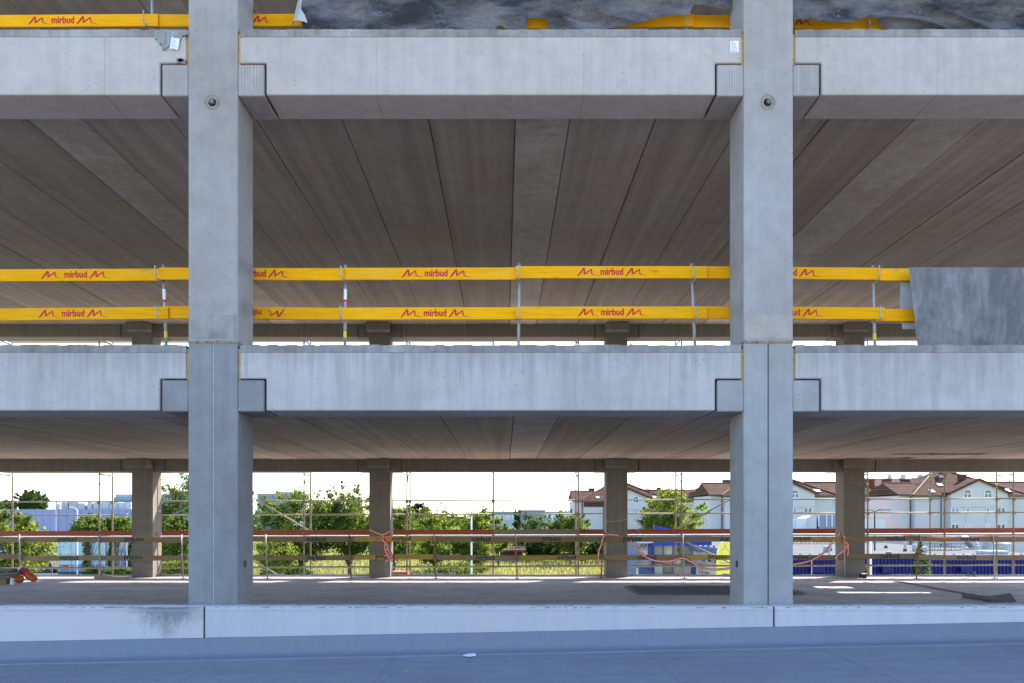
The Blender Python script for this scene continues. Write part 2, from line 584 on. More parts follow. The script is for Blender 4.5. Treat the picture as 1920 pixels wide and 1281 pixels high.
M_grass_blade = leafmat('grass_blades', (0.135, 0.132, 0.05), (0.18, 0.168, 0.052))
M_carpaint = simple('dark_car_paint', (0.03, 0.035, 0.05), 0.25, 0.05, 2)
M_skip = simple('red_skip_paint', (0.35, 0.10, 0.06), 0.7, 0.2, 3)


def make_ground_mat():
    m, nt, b = nodes_of('meadow')
    w = coords(nt, 'world', (1, 1, 1))
    a = noise(nt, w, 0.12, 5, 0.65)
    f = noise(nt, w, 2.0, 4, 0.7)
    c = mixc(nt, ramp(nt, a, 0.35, 0.65, 0, 1), (0.10, 0.125, 0.02), (0.16, 0.17, 0.035))
    c = mulv(nt, c, ramp(nt, f, 0.3, 0.7, 0.75, 1.25))
    nt.links.new(c, b.inputs['Base Color'])
    b.inputs['Roughness'].default_value = 0.95
    b.inputs['Specular IOR Level'].default_value = 0.02
    return m


M_ground = make_ground_mat()

# ------------------------------------------------------------------ lettering
_txt = {}


def text_mesh(body, h, bold=0.0, mat=None, depth=0.0015):
    key = (body, h, bold, mat.name)
    if key in _txt:
        return _txt[key]
    cu = bpy.data.curves.new('lettering', 'FONT')
    cu.body = body
    cu.size = h
    cu.align_x = 'CENTER'
    cu.align_y = 'CENTER'
    cu.offset = bold * h
    cu.resolution_u = 3
    o = bpy.data.objects.new('lettering', cu)
    COL.objects.link(o)
    dg = bpy.context.evaluated_depsgraph_get()
    dg.update()
    me = bpy.data.meshes.new_from_object(o.evaluated_get(dg))
    bpy.data.objects.remove(o)
    bpy.data.curves.remove(cu)
    for v in me.vertices:
        v.co = Vector((v.co.x, -depth, v.co.y))
    me.materials.clear()
    me.materials.append(mat)
    _txt[key] = me
    return me


def emblem_mesh(h, mat, depth=0.0015, tail=True):
    """the brush-stroke M"""
    key = ('M', h, tail, mat.name)
    if key in _txt:
        return _txt[key]
    pts = [(0, 0, .10), (0.28, 0.42, .20), (0.62, 1.0, .16), (0.66, 0.62, .17), (0.66, 0.22, .16), (1.0, 0.55, .15), (1.34, 0.86, .12), (1.36, 0.5, .12), (1.42, 0.2, .10)]
    if tail:
        pts += [(1.7, 0.16, .06), (2.15, 0.0, .012)]
    mb = MB()
    for k, ((x0, z0, w0), (x1, z1, w1)) in enumerate(zip(pts[:-1], pts[1:])):
        d = Vector((x1 - x0, z1 - z0))
        d.normalize()
        n = Vector((-d.y, d.x))
        dp = -depth - 0.0002 * k
        q = [(x0 + n.x * w0 / 2, dp, z0 + n.y * w0 / 2), (x0 - n.x * w0 / 2, dp, z0 - n.y * w0 / 2),
             (x1 - n.x * w1 / 2, dp, z1 - n.y * w1 / 2), (x1 + n.x * w1 / 2, dp, z1 + n.y * w1 / 2)]
        mb.add(q, [(0, 1, 2, 3)])
    me = bpy.data.meshes.new('emblem')
    cx = 1.0 if tail else 0.7
    me.from_pydata([((x - cx) * h, y, (z - 0.5) * h) for x, y, z in mb.v], [], mb.f)
    me.materials.append(mat)
    _txt[key] = me
    return me


def put(name, me, parent, loc, rot=0.0):
    o = link(bpy.data.objects.new(name, me))
    o.parent = parent
    o.location = loc
    o.rotation_euler = (0, rot, 0)
    return o


# ================================================================== THE SETTING
g = MB()
g.add([(-1500, -300, GZ), (1500, -300, GZ), (1500, 3000, GZ), (-1500, 3000, GZ)], [(0, 1, 2, 3)])
struct('ground', g, M_ground)
g = MB().prism([(-95, 88), (-47, 91), (-43, 97), (-55, 134), (-150, 134), (-150, 90)], GZ - 0.3, GZ + 0.02, 'z')
struct('road', g, M_asphalt)
g = MB().prism([(-130, 79), (-40, 82), (-40, 85), (-95, 87.9), (-130, 89.9)], GZ - 0.3, GZ + 0.04, 'z')
struct('path', g, M_path)
g = MB().prism([(12, 30), (80, 30), (80, 58.5), (20, 58.5), (12, 50)], GZ - 0.3, GZ + 0.02, 'z')
struct('pavement', g, M_asphalt)

g = MB().prism([(-70, 25.6), (70, 25.6), (70, 47), (-70, 47)], GZ - 0.3, GZ + 0.035, 'z')
struct('bounce_ground', g, M_bounce_ground)  # unseen pale strip added to bounce warm sunlight onto the ceilings

# the camera's own roof and its membrane sheets
RS = 0.0208


def roof_z(x):
    return 0.167 + RS * x


mb = MB()
x0, x1, y0, y1 = -40, 40, -25, 9.99
mb.add([(x0, y0, GZ), (x1, y0, GZ), (x1, y1, GZ), (x0, y1, GZ), (x0, y0, roof_z(x0) - .012), (x1, y0, roof_z(x1) - .012), (x1, y1, roof_z(x1) - .012), (x0, y1, roof_z(x0) - .012)],
       [(3, 2, 1, 0), (4, 5, 6, 7), (0, 1, 5, 4), (1, 2, 6, 5), (2, 3, 7, 6), (3, 0, 4, 7)])
roof = struct('roof', mb, M_roof_bounce)
xs = [-9.9 + 1.06 * i for i in range(20)]
for i, x in enumerate(xs):
    a, b = x, x + 1.06 + 0.06
    e = 0.004 * (i % 2)
    mb = MB()
    mb.add([(a, 2, roof_z(a) - .02), (b, 2, roof_z(b) - .02), (b, 9.955, roof_z(b) - .02), (a, 9.955, roof_z(a) - .02),
            (a, 2, roof_z(a) + e - .006), (b, 2, roof_z(b) + e - .006), (b, 9.955, roof_z(b) + e - .006), (a, 9.955, roof_z(a) + e - .006)],
           [(3, 2, 1, 0), (4, 5, 6, 7), (0, 1, 5, 4), (1, 2, 6, 5), (2, 3, 7, 6), (3, 0, 4, 7)])
    o = mb.build('membrane_sheet', M_membrane, roof, org=(0, 0, 0))
# upstand of membrane along the parapet, two lengths meeting at a lap
for (a, b, e) in ((-13.0, 4.10, 0.0), (4.085, 13.0, 0.004)):
    n = 40
    vs, fs = [], []
    for i in range(n + 1):
        x = a + (b - a) * i / n
        zt, zb = 0.375 + 0.0193 * x, roof_z(x)
        wob = 0.004 * math.sin(x * 2.1) + 0.003 * math.sin(x * 5.3 + 1)
        prof = [(10.2, zt + .012), (10.172 - e, zt + 0.006 + wob), (10.155 - e, zt - .02 + wob), (10.11 - e, zb + .085), (10.09 - e, zb + .055), (10.06 - e, zb + .032), (10.02, zb + .018), (9.96, zb + .010), (9.88, zb + .006 + wob * .3), (9.80, zb + .0045), (9.797, zb - .01)]
        vs += [(x, y, z) for y, z in prof]
    k = len(prof)
    for i in range(n):
        for j in range(k - 1):
            fs.append((i * k + j, i * k + j + 1, (i + 1) * k + j + 1, (i + 1) * k + j))
    MB().add(vs, fs).build('membrane_upstand', M_upstand, roof, org=(0, 0, 0), smooth=True)

# garage floors and ceilings
LV = 4.15
XL, XR = -20.0, 22.0
mb = MB().box(XL, XR, 10.46, 25.28, -0.45, 0.0)
struct('floor', mb, M_floor)
# a screed edge strip on the rear floor edge
mb = MB()
rr = random.Random(5)
for i in range(90):
    a = XL + (XR - XL) * i / 90
    b = XL + (XR - XL) * (i + 1) / 90
    mb.box(a, b, 25.14, 25.27, 0.001, 0.03 + rr.random() * 0.022)
struct('floor_edge', mb, M_floor)

joints = [-19.97, -18.69, -17.4, -16.12, -14.83, -13.55, -12.26, -10.98, -9.69, -8.41, -7.12, -6.29, -4.98, -3.70, -2.42, -1.126, .168, .982, 2.267, 3.553, 4.846, 6.13, 7.185, 8.47, 9.75, 11.04, 12.32, 13.61, 14.9, 16.2, 17.5, 18.8, 20.1, 21.4]
narrow = {-7.12, .168, 6.13}
HOLES = {(0, 11.04): [(22.2, 22.95), (23.65, 24.5)], (0, 12.32): [(22.2, 22.9)]}   # slot openings in the first ceiling, placed to throw sun patches on the floor
for lev in range(3):
    zc = 3.64 + LV * lev
    root = link(bpy.data.objects.new('ceiling', None))
    root.location = (0, 11, zc)
    root['kind'] = 'structure'
    ORG[root.name] = Vector((0, 11, zc))
    rr = random.Random(11 + lev)
    for a, b in zip(joints[:-1], joints[1:]):
        nm, mt = ('cast_strip', M_strip) if a in narrow else ('hollow_core_panel', M_ceil)
        e = rr.uniform(-0.008, 0.008)
        w = 0.0065
        poly = [(a + w, zc + e + .007), (a + w + .006, zc + e), (b - w - .006, zc + e), (b - w, zc + e + .007), (b - w, zc + .37), (a + w, zc + .37)]
        mb = MB()
        y0 = 11.165
        for hy0, hy1 in (HOLES.get((lev, a), []) + [(24.585, None)]):
            mb.prism(poly, y0, hy0, 'y')
            y0 = hy1
        mb.build(nm, mt, root)
    # concrete topping that is the floor above
    zt = zc + .375
    mb = MB()
    if lev == 0:
        mb.box(XL, XR, 11.02, 22.2, zt, zt + .1)
        for a, b, c, d in ((XL, 11.04, 22.2, 25.12), (11.04, 12.32, 22.95, 23.65), (11.04, 12.32, 24.5, 25.12), (12.32, 13.61, 22.9, 25.12), (13.61, XR, 22.2, 25.12)):
            mb.box(a, b, c, d, zt, zt + .1)
    else:
        mb.box(XL, XR, 11.02, 25.12, zt, zt + .1 if lev < 2 else zt + .9)
    struct('floor', mb, M_floor)

# ================================================================== NEAR FRAME
CW = 0.65
NX = [-3.825, 3.475]            # near column centres
YF, YB = 10.5, 11.15
CORB = 0.345


def near_column(cx, label, low_mat, groove_mat):
    t = thing('concrete_column', label, 'column', (cx, YF + .325, 0), 'concrete columns of the front frame')
    a, b = cx - CW / 2, cx + CW / 2
    zj = WZ(642, YF)
    MB().box(a, b, YF, YB, zj + .006, 12.4).build('upper_shaft', M_col, t, bevel=.014, seg=2)
    # lower shaft: two halves with a joint down the middle
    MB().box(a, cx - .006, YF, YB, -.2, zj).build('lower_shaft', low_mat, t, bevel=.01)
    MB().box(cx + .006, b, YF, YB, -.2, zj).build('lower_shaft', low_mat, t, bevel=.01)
    MB().box(cx - .009, cx + .009, YF + .012, YB - .02, -.2, zj - .01).build('joint_filler', groove_mat, t)
    # ragged mortar bed at the splice
    mb = MB()
    rr = random.Random(int(cx * 10))
    n = 26
    for i in range(n):
        u0, u1 = a + CW * i / n, a + CW * (i + 1) / n
        mb.box(u0, u1, YF - .003 - rr.random() * .005, YF + .05, zj - .010 - rr.random() * .012, zj + .006 + rr.random() * .022)
    mb.build('mortar_bed', M_bed, t)
    # patched band of render above the splice
    MB().box(a + .012, b - .012, YF - .004, YF + .02, zj + .05, zj + .36).build('render_patch', M_top if cx < 0 else M_strip, t, bevel=.002)
    for lev in (0, 1):
        zb, zt = 3.252 + LV * lev, 3.252 + .40 + LV * lev
        m = low_mat if lev == 0 else M_col
        MB().box(a - CORB, a - .001, YF + .003, YB - .003, zb - .012, zt).build('corbel', m, t, bevel=.012)
        MB().box(b + .001, b + CORB, YF + .003, YB - .003, zb - .012, zt).build('corbel', m, t, bevel=.012)
    # bolt pocket with ring and bolt
    px, pz = cx - .01, WZ(192, YF)
    mb = MB()
    n = 24
    vs = []
    prof = [(.098, -.004), (.086, -.006), (.074, .002), (.05, -.0015), (0.0, -.0015)]
    for r_, y_ in prof[:-1]:
        for k in range(n):
            q = 2 * math.pi * k / n
            vs.append((px + r_ * math.cos(q), YF + y_, pz + r_ * math.sin(q)))
    fs = []
    for j in range(len(prof) - 2):
        for k in range(n):
            fs.append((j * n + k, (j + 1) * n + k, (j + 1) * n + (k + 1) % n, j * n + (k + 1) % n))
    fs.append(tuple(range(3 * n, 4 * n)))
    pk = mb.add(vs, fs).build('bolt_pocket', M_pocket, t, smooth=True)
    MB().tube((px + .005, YF - .05, pz - .005), (px + .005, YF, pz - .005), .034, 10).build('bolt', M_bolt, pk)
    # black disc painting the dark of a drilled hole on the inner side of the lower shaft
    hx = b + .001 if cx < 0 else a - .001
    d = .004 if cx < 0 else -.004
    MB().tube((hx - d, YF + .30, .56 + (1.0 if False else .66)), (hx + d, YF + .30, .56 + .66), .05, 14).build('hole_shade', M_black, t)
    return t


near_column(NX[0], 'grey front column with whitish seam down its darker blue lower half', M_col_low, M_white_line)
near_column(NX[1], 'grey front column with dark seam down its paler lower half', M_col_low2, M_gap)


def edge_beam(x0, x1, lev, label, mat, left=True, right=True, seams=(), near=True, foam=True):
    zb = 3.252 + LV * lev
    zn = zb + .42
    zt = zb + (.765 if near else .76)
    n = CORB + (.002 if near else 0)
    y0, y1 = (YF, YB) if near else (24.6, 25.2)
    poly = [(x0 + (n if left else 0), zb), (x1 - (n if right else 0), zb)]
    if right:
        poly += [(x1 - n, zn), (x1, zn)]
    poly += [(x1, zt), (x0, zt)]
    if left:
        poly += [(x0, zn), (x0 + n, zn)]
    t = thing('concrete_beam', label, 'beam', ((x0 + x1) / 2, (y0 + y1) / 2, zb), ('front edge beams' if near else 'rear edge beams'))
    MB().prism(poly, y0, y1, 'y').build('beam_body', mat, t, bevel=.012)
    if near:
        rr = random.Random(int(x0 * 7 + lev * 31))
        mb = MB()
        m = int((x1 - x0) / .12)
        for i in range(m):
            a, b = x0 + (x1 - x0) * i / m, x0 + (x1 - x0) * (i + 1) / m
            h = rr.uniform(-.006, .006)
            mb.box(a, b, YF + .006, 11.01, zt + .001, zt + .098 + h)
        mb.build('topping_edge', M_top, t)
        if left:
            MB().box(x0 - .028, x0 - .002, YF + .03, YB - .1, zn - .01, zt + .05).build('joint_filler', M_foam, t)
        if right:
            MB().box(x1 + .002, x1 + .028, YF + .03, YB - .1, zn - .01, zt + .05).build('joint_filler', M_foam, t)
    if not near:
        for xg, ok in ((x0 + n, left), (x1 - n, right)):
            if ok:
                d = -1 if xg < (x0 + x1) / 2 else 1
                MB().box(min(xg + d * .001, xg + d * .019), max(xg + d * .001, xg + d * .019), y0 + .06, y1 - .06, zb + .01, zn).build('joint_filler', M_gap, t)  # dark backing added to stop light leaking through the open gap
    for sx in seams:
        MB().box(sx - .004, sx + .004, y0 - .002, y1, zb - .003, zb + .02).build('formwork_seam', M_col, t)
        MB().box(sx - .003, sx + .003, y0 - .0015, y0 + .01, zb + .02, zt - .01).build('formwork_seam', M_col, t)
    return t


l_in, l_out = NX[0] + CW / 2 + .03, NX[0] - CW / 2 - .03
r_in, r_out = NX[1] - CW / 2 - .03, NX[1] + CW / 2 + .03
bu_l = edge_beam(-11.3, l_out, 1, 'pale upper front beam at left, mortar drip beside its tilted paper label', M_beam, left=False, seams=(-5.25,))
bu_m = edge_beam(l_in, r_in, 1, 'pale upper front beam spanning the middle between both front columns', M_beam, seams=(-1.68, 1.05, 2.75))
bu_r = edge_beam(r_out, 10.9, 1, 'pale upper front beam at right under the crumpled tarp', M_beam, right=False, seams=(5.7,))
bl_l = edge_beam(-11.3, l_out, 0, 'bluish lower front beam at left with a damp grey stain', M_beam2, left=False, seams=(-4.48,))
bl_m = edge_beam(l_in, r_in, 0, 'bluish streaked lower front beam between both front columns', M_beam2, seams=(-.53, 2.18))
bl_r = edge_beam(r_out, 10.9, 0, 'bluish lower front beam at right below the hanging grey tarp', M_beam2, right=False, seams=(7.3,))

# paper labels on the upper beams
for par, px, py, rot in ((bu_l, 329, 84, .18), (bu_m, 1377, 88, 0.0)):
    mb = MB()
    x, z = WX(px, YF), WZ(py, YF)
    w, h = .055, .075
    c, s_ = math.cos(rot), math.sin(rot)
    def rp(u, v_):
        return (x + u * c + v_ * s_, z - u * s_ + v_ * c)
    fo = .022 if px < 900 else 0
    mb.prism([rp(-w, -h), rp(w, -h), rp(w, h), rp(-w, h)], YF - .004 - fo, YF - .001 - fo, 'y')
    lab = mb.build('paper_label', M_paper, par)
    mb = MB()
    rr = random.Random(px)
    for k in range(8):
        v0 = h * .8 - k * .018
        mb.prism([rp(-w * .8, v0 - .003), rp(w * rr.uniform(0, .8), v0 - .003), rp(w * rr.uniform(0, .8), v0 + .003), rp(-w * .8, v0 + .003)], YF - .0055 - fo, YF - .0042 - fo, 'y')
    mb.build('printed_lines', M_ink, lab)
# mortar drip on the left upper beam
rr = random.Random(3)
mb = MB()
for k in range(30):
    u = k / 29
    x = WX(292 + 60 * u, YF)
    zt = WZ(58 + 3 * rr.random(), YF)
    L = .55 * (.18 + .25 * math.exp(-((u - .3) / .16) ** 2) + .1 * math.exp(-((u - .62) / .1) ** 2) + rr.random() * .06) * (1 if u < .8 else .5)
    w = .016 + rr.random() * .006
    mb.prism([(x - w, zt), (x - w, zt - L * .6), (x, zt - L), (x + w, zt - L * .62), (x + w, zt)], YF - .010 - rr.random() * .008, YF + .02, 'y')
mb.build('mortar_drip', M_mortar, bu_l)
mb = MB()
for k in range(9):
    x = WX(334 + 14 * rr.random(), YF)
    z = WZ(116 - 6 * rr.random(), YF)
    mb.tube((x, YF - .01, z), (x, YF + .05, z), .012 + .014 * rr.random(), 6)
mb.build('mortar_lump', M_pocket, bu_l)
# white lime runs on the corbels
for cx, xs_ in ((NX[0], (-.60, -.54, .40, .44, .47, .51, .56, .6)), (NX[1], (-.5, -.46, -.43, -.40, .37, .40, .56, .59))):
    col = [o for o in bpy.data.objects if o.name.startswith('concrete_column') and abs(o.location.x - cx) < .1][0]
    rr = random.Random(int(cx * 100))
    mb = MB()
    for dx in xs_:
        x = cx + dx
        w = rr.uniform(.003, .010)
        z1_ = 7.79
        L = rr.uniform(.25, .37)
        mb.prism([(x - w, z1_), (x - w * .6, z1_ - L), (x + w * .6, z1_ - L), (x + w, z1_)], YF + .0005, YF + .004, 'y')
    mb.build('lime_run', M_beam, col)['kind'] = 'stuff'

# ================================================================== REAR FRAME
FY = 24.56
FX = [-11.125, -3.825, 3.475, 10.775]
flabels = ['rear column with sunlit side face at the left, leftmost of four',
           'rear column with red and white tape bundle hanging on its right',
           'rear column behind the leaning rusty guardrail post and string',
           'rear column with tape knotted round its left edge, small black bucket at foot']
fcols = []
for cx, lb in zip(FX, flabels):
    t = thing('concrete_column', lb, 'column', (cx, FY + .325, 0), 'concrete columns of the rear frame')
    fcols.append(t)
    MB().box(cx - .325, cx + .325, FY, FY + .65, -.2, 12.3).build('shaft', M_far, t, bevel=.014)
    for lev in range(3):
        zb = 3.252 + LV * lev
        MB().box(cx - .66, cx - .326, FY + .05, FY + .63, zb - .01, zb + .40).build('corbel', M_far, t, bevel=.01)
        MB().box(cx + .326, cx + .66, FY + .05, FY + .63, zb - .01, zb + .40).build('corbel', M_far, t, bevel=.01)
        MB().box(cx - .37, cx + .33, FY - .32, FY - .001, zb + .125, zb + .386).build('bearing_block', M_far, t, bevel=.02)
        MB().box(cx - .328, cx + .328, FY - .003, FY + .02, zb - .36, zb - .352).build('formwork_seam', M_col, t)
    MB().tube((cx + (.33 if cx < 0 else -.33), FY + .27, 1.32), (cx + (.32 if cx < 0 else -.32), FY + .27, 1.32), .05, 12).build('hole_shade', M_black, t)  # black disc paints the shade inside a hole
spans = [(-18.425, -11.125), (-11.125, -3.825), (-3.825, 3.475), (3.475, 10.775), (10.775, 18.075)]
where = ['left of the first rear column', 'between the first and second rear columns', 'between the second and third rear columns',
         'between the third and fourth rear columns', 'right of the fourth rear column']
for lev in (0, 1, 2):
    if lev == 2:
        continue
    for (a, b), w in zip(spans, where):
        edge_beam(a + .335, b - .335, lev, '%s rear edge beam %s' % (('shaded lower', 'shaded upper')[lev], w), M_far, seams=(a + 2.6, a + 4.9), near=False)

# ================================================================== PARAPET
pj = [-13.0, -3.83, 3.45, 13.0]
plabels = ['white concrete parapet panel at left with a dark dirt stain by its end', 'long white concrete parapet panel running between both front columns',
           'white concrete parapet panel right of the right front column']
for i, lb in enumerate(plabels):
    a, b = pj[i] + .012, pj[i + 1] - .012
    t = thing('parapet_panel', lb, 'parapet', ((a + b) / 2, 10.33, .2), 'white parapet panels')
    MB().box(a, b, 10.2, 10.45, -.3, .700).build('panel_body', M_para, t, bevel=.012, seg=2)
    rr = random.Random(i)
    mb = MB()
    m = 60
    for k in range(m):
        u0, u1 = a + (b - a) * k / m, a + (b - a) * (k + 1) / m
        mb.box(u0, u1, 10.206 + rr.random() * .01, 10.445, .6995, .706 + rr.random() * .006)
    mb.build('rough_top', M_para, t)
    MB().box(a + .005, b - .005, 10.197, 10.21, .655, .662).build('arris_line', M_beam, t)
    # dirt along the top edge
    mb = MB()
    for k in range(70 if i else 90):
        x = rr.uniform(a, b)
        if i == 0 and rr.random() < .5:
            x = rr.gauss(-4.5, .45)
        if not a < x < b:
            continue
        w = rr.uniform(.006, .03)
        h = rr.uniform(.004, .014)
        mb.prism([(x - w, .70), (x - w * .5, .70 - h), (x + w * .6, .70 - h * .7), (x + w, .70)], 10.1975, 10.1995, 'y')
    mb.build('dirt_mark', M_stain, t)['kind'] = 'stuff'


def stain_mat():
    """dirt stain with its own shape on the left parapet panel"""
    m, nt, b = nodes_of('parapet_white_stained')
    src = M_para.node_tree
    w = coords(nt, 'world', (1, 1, 1))
    sp = N(nt, 'ShaderNodeSeparateXYZ')
    nt.links.new(w, sp.inputs[0])
    dx = N(nt, 'ShaderNodeMath', operation='ADD')
    dx.inputs[1].default_value = 4.30
    nt.links.new(sp.outputs[0], dx.inputs[0])
    ab = N(nt, 'ShaderNodeMath', operation='ABSOLUTE')
    nt.links.new(dx.outputs[0], ab.inputs[0])
    fx = ramp(nt, ab.outputs[0], 0.05, 0.70, 0.34, 0.0)
    fz = ramp(nt, sp.outputs[2], 0.30, 0.70, -0.10, 0.20)
    s1 = N(nt, 'ShaderNodeMath', operation='ADD')
    nt.links.new(fx, s1.inputs[0])
    nt.links.new(fz, s1.inputs[1])
    ws = coords(nt, 'world', (9, 9, 5))
    n1 = noise(nt, ws, 1.5, 10, 0.9)
    s2 = N(nt, 'ShaderNodeMath', operation='ADD')
    nt.links.new(s1.outputs[0], s2.inputs[0])
    nt.links.new(n1, s2.inputs[1])
    fac = ramp(nt, s2.outputs[0], 0.70, 0.98, 0, 0.85)
    base = mulv(nt, (0.52, 0.475, 0.475), ramp(nt, noise(nt, w, 1.2, 5, .6), 0.3, 0.7, .95, 1.05))
    c = mixc(nt, fac, base, (0.14, 0.16, 0.17))
    nt.links.new(c, b.inputs['Base Color'])
    b.inputs['Roughness'].default_value = .85
    return m


for o in bpy.data.objects:
    if o.name == 'panel_body':
        o.data.materials[0] = stain_mat()

# ================================================================== GUARDRAILS
GY = 11.30


def board(px0, py0, px1, py1, Y, h, mat, label, group, letters=(), dy=0.0, thick=.03, style='near'):
    Y, dy = Y + dy, 0.0
    xa, xb = WX(px0, Y), WX(px1, Y)
    za, zb = WZ(py0, Y), WZ(py1, Y)
    L = math.hypot(xb - xa, zb - za)
    ang = -math.atan2(zb - za, xb - xa)
    mb = MB().box(-L / 2, L / 2, -thick / 2, thick / 2, -h / 2, h / 2)
    o = mb.build('guardrail_board', mat, None, org=(0, 0, 0), bevel=.004)
    o.location = ((xa + xb) / 2, Y + dy, (za + zb) / 2)
    o.rotation_euler = (0, ang, 0)
    tag(o, label, 'guard board', group)
    for kind, px, flip in letters:
        x = (px - (px0 + px1) / 2) * Y / F
        if kind == 'M':
            me = emblem_mesh(.115, M_red) if style == 'near' else emblem_mesh(.115, M_red_faded, tail=False)
            e_ = put('emblem', me, o, (x, -thick / 2, 0), math.pi if flip else 0)
            if style == 'near':
                e_.scale = (1.25, 1, 1)
        else:
            me = text_mesh('mirbud', .132, .034, M_red) if style == 'near' else text_mesh('mirbud', .20, .018, M_blue_print)
            t_ = put('lettering', me, o, (x, -thick / 2, .004), math.pi if flip else 0)
            if style == 'near':
                t_.scale = (.86, 1, 1)
    return o


GB = 'yellow guard boards along the front edge'


def trio(c, flip=False):
    return [('M', c - 45, flip), ('T', c, flip), ('M', c + 45, flip)]


HB = .172
# middle level, upper row
board(-60, 517, 304, 515.5, GY, HB, M_yellow, 'upper yellow board at the left of the middle floor, fully lettered', GB, trio(143), dy=.0)
board(299, 513.5, 645, 515, GY, HB, M_yellow, 'upper yellow board passing behind the left front column', GB, trio(478), dy=-.032)
board(640, 514, 974, 513.5, GY, HB, M_yellow, 'upper yellow board left of the middle post on the middle floor', GB, trio(818), dy=.0)
board(966, 511, 1326, 511, GY, HB, M_yellow, 'upper yellow board right of the middle post on the middle floor', GB, trio(1147), dy=-.032)
board(1318, 511, 1650, 514, GY, HB, M_yellow, 'upper yellow board passing behind the right front column', GB, trio(1472), dy=.0)
board(1632, 515, 1985, 517, GY, HB, M_yellow, 'upper yellow board running behind the hanging tarp', GB, trio(1850), dy=.032)
# middle level, lower row
board(-60, 591, 316, 587, GY, HB, M_yellow, 'lower yellow board at the left of the middle floor, fully lettered', GB, trio(138), dy=.0)
board(308, 586, 650, 589, GY, HB, M_yellow, 'lower yellow board behind the left front column, print upside down', GB, trio(470, True), dy=.032)
board(640, 588.5, 980, 588, GY, HB, M_yellow, 'lower yellow board left of the middle post on the middle floor', GB, trio(816), dy=.0)
board(966, 587, 1326, 586.5, GY, HB, M_yellow, 'lower yellow board right of the middle post on the middle floor', GB, trio(1148), dy=-.032)
board(1318, 586.5, 1658, 588, GY, HB, M_yellow, 'lower yellow board passing behind the right front column', GB, trio(1478), dy=.0)
board(1640, 591, 1985, 592, GY, HB, M_yellow, 'lower yellow board running behind the hanging tarp', GB, trio(1850), dy=.032)
# top level, lower row
board(-60, 41, 297, 38.5, GY, HB, M_yellow, 'yellow board at top left above the upper beam, fully lettered', GB, trio(119), dy=-.032)
board(288, 39.5, 640, 38, GY, HB, M_yellow, 'yellow board at top behind the left front column, ending under the tarp', GB, trio(447), dy=.0)
board(630, 40, 985, 41, GY, HB, M_yellow, 'yellow board at top covered by the middle of the tarp', GB, (), dy=.032)
board(975, 42, 1300, 38.5, GY, HB, M_yellow, 'yellow board at top peeking through a gap in the tarp', GB, (), dy=.0)
board(1290, 40.5, 1640, 45, GY, HB, M_yellow, 'yellow board at top behind the right front column', GB, trio(1462), dy=.032)
board(1628, 47, 1985, 47, GY, HB, M_yellow, 'yellow board at top right hidden under the crumpled tarp', GB, (), dy=.0)

# posts of the front guardrail
PY = GY + .10


def post(px_t, py_t, px_b, zfloor, Y, label, group, mat, rows, r=.021, sticker=False, collar=None):
    xt, xb = WX(px_t, Y), WX(px_b, Y)
    zt = WZ(py_t, Y)
    t = thing('guardrail_post', label, 'post', (xb, Y, zfloor), group)
    MB().tube((xb, Y, zfloor), (xt, Y, zt), r, 10).build('tube', mat, t, smooth=True)
    MB().box(xb - .06, xb + .06, Y - .05, Y + .05, zfloor + .001, zfloor + .012).build('foot_plate', mat, t)
    for zz in rows:
        u = (zz - zfloor) / (zt - zfloor)
        x = xb + (xt - xb) * u
        s = -1 if group.startswith('front') else 1
        mb = MB()
        if s < 0:
            f_ = Y - .235
            p = [(x - .020, f_, zz + .07), (x - .020, f_, zz - .075), (x - .002, f_ + .02, zz - .108), (x + .012, Y - .01, zz - .112)]
        else:
            p = [(x - .012, Y - .03, zz + .085), (x - .016, Y - .03, zz - .06), (x + .006, Y - .02, zz - .105), (x + .03, Y + .05, zz - .108)]
        mb.path(p, .0095, 6)
        mb.build('board_hook', mat, t)
    if sticker:
        u0, u1 = .60, .74
        a = Vector((xb + (xt - xb) * u0, Y, zfloor + (zt - zfloor) * u0))
        b = Vector((xb + (xt - xb) * u1, Y, zfloor + (zt - zfloor) * u1))
        MB().tube(a, b, r + .002, 10, caps=False).build('sticker', M_sticker, t)
        c = a + (b - a) * .2
        MB().tube(a, c, r + .003, 10, caps=False).build('red_label', M_tape_red, t)
    if collar:
        a = Vector((xb + (xt - xb) * collar, Y, zfloor + (zt - zfloor) * collar))
        b = Vector((xb + (xt - xb) * (collar + .07), Y, zfloor + (zt - zfloor) * (collar + .07)))
        MB().tube(a, b, r + .0025, 10, caps=False).build('tape_band', M_yel_tape, t)
    return t


z2 = 4.115
r_up, r_lo = WZ(513, GY), WZ(588, GY)
FG = 'front guardrail posts'
post(306, 497, 312.5, z2, PY, 'grey guardrail post with white sticker, leaning, left of left front column', FG, M_steel, (r_up, r_lo), sticker=True, collar=.22)
post(648, 497, 646.5, z2, PY, 'grey guardrail post with white sticker right of the left front column', FG, M_steel, (r_up, r_lo), sticker=True, collar=.22)
post(974, 495, 972, z2, PY, 'grey guardrail post standing in the middle of the open bay', FG, M_steel, (r_up, r_lo))
post(1296, 494, 1304, z2, PY, 'grey guardrail post leaning, left of the right front column', FG, M_steel, (r_up, r_lo))
post(1636, 498, 1641, z2, PY, 'grey guardrail post left of the hanging tarp', FG, M_steel, (r_up, r_lo), collar=.20)
z3 = z2 + LV
r3 = WZ(40, GY)
post(285, -35, 286, z3, PY, 'grey post at the top left holding the top yellow board', FG, M_steel, (r3,))
post(1283, -35, 1284, z3, PY, 'grey post at the top left of the right front column, half under tarp', FG, M_steel, (r3,))
post(1618, -35, 1619, z3, PY, 'grey post at the top right seen through the tarp gap', FG, M_steel, (r3,))

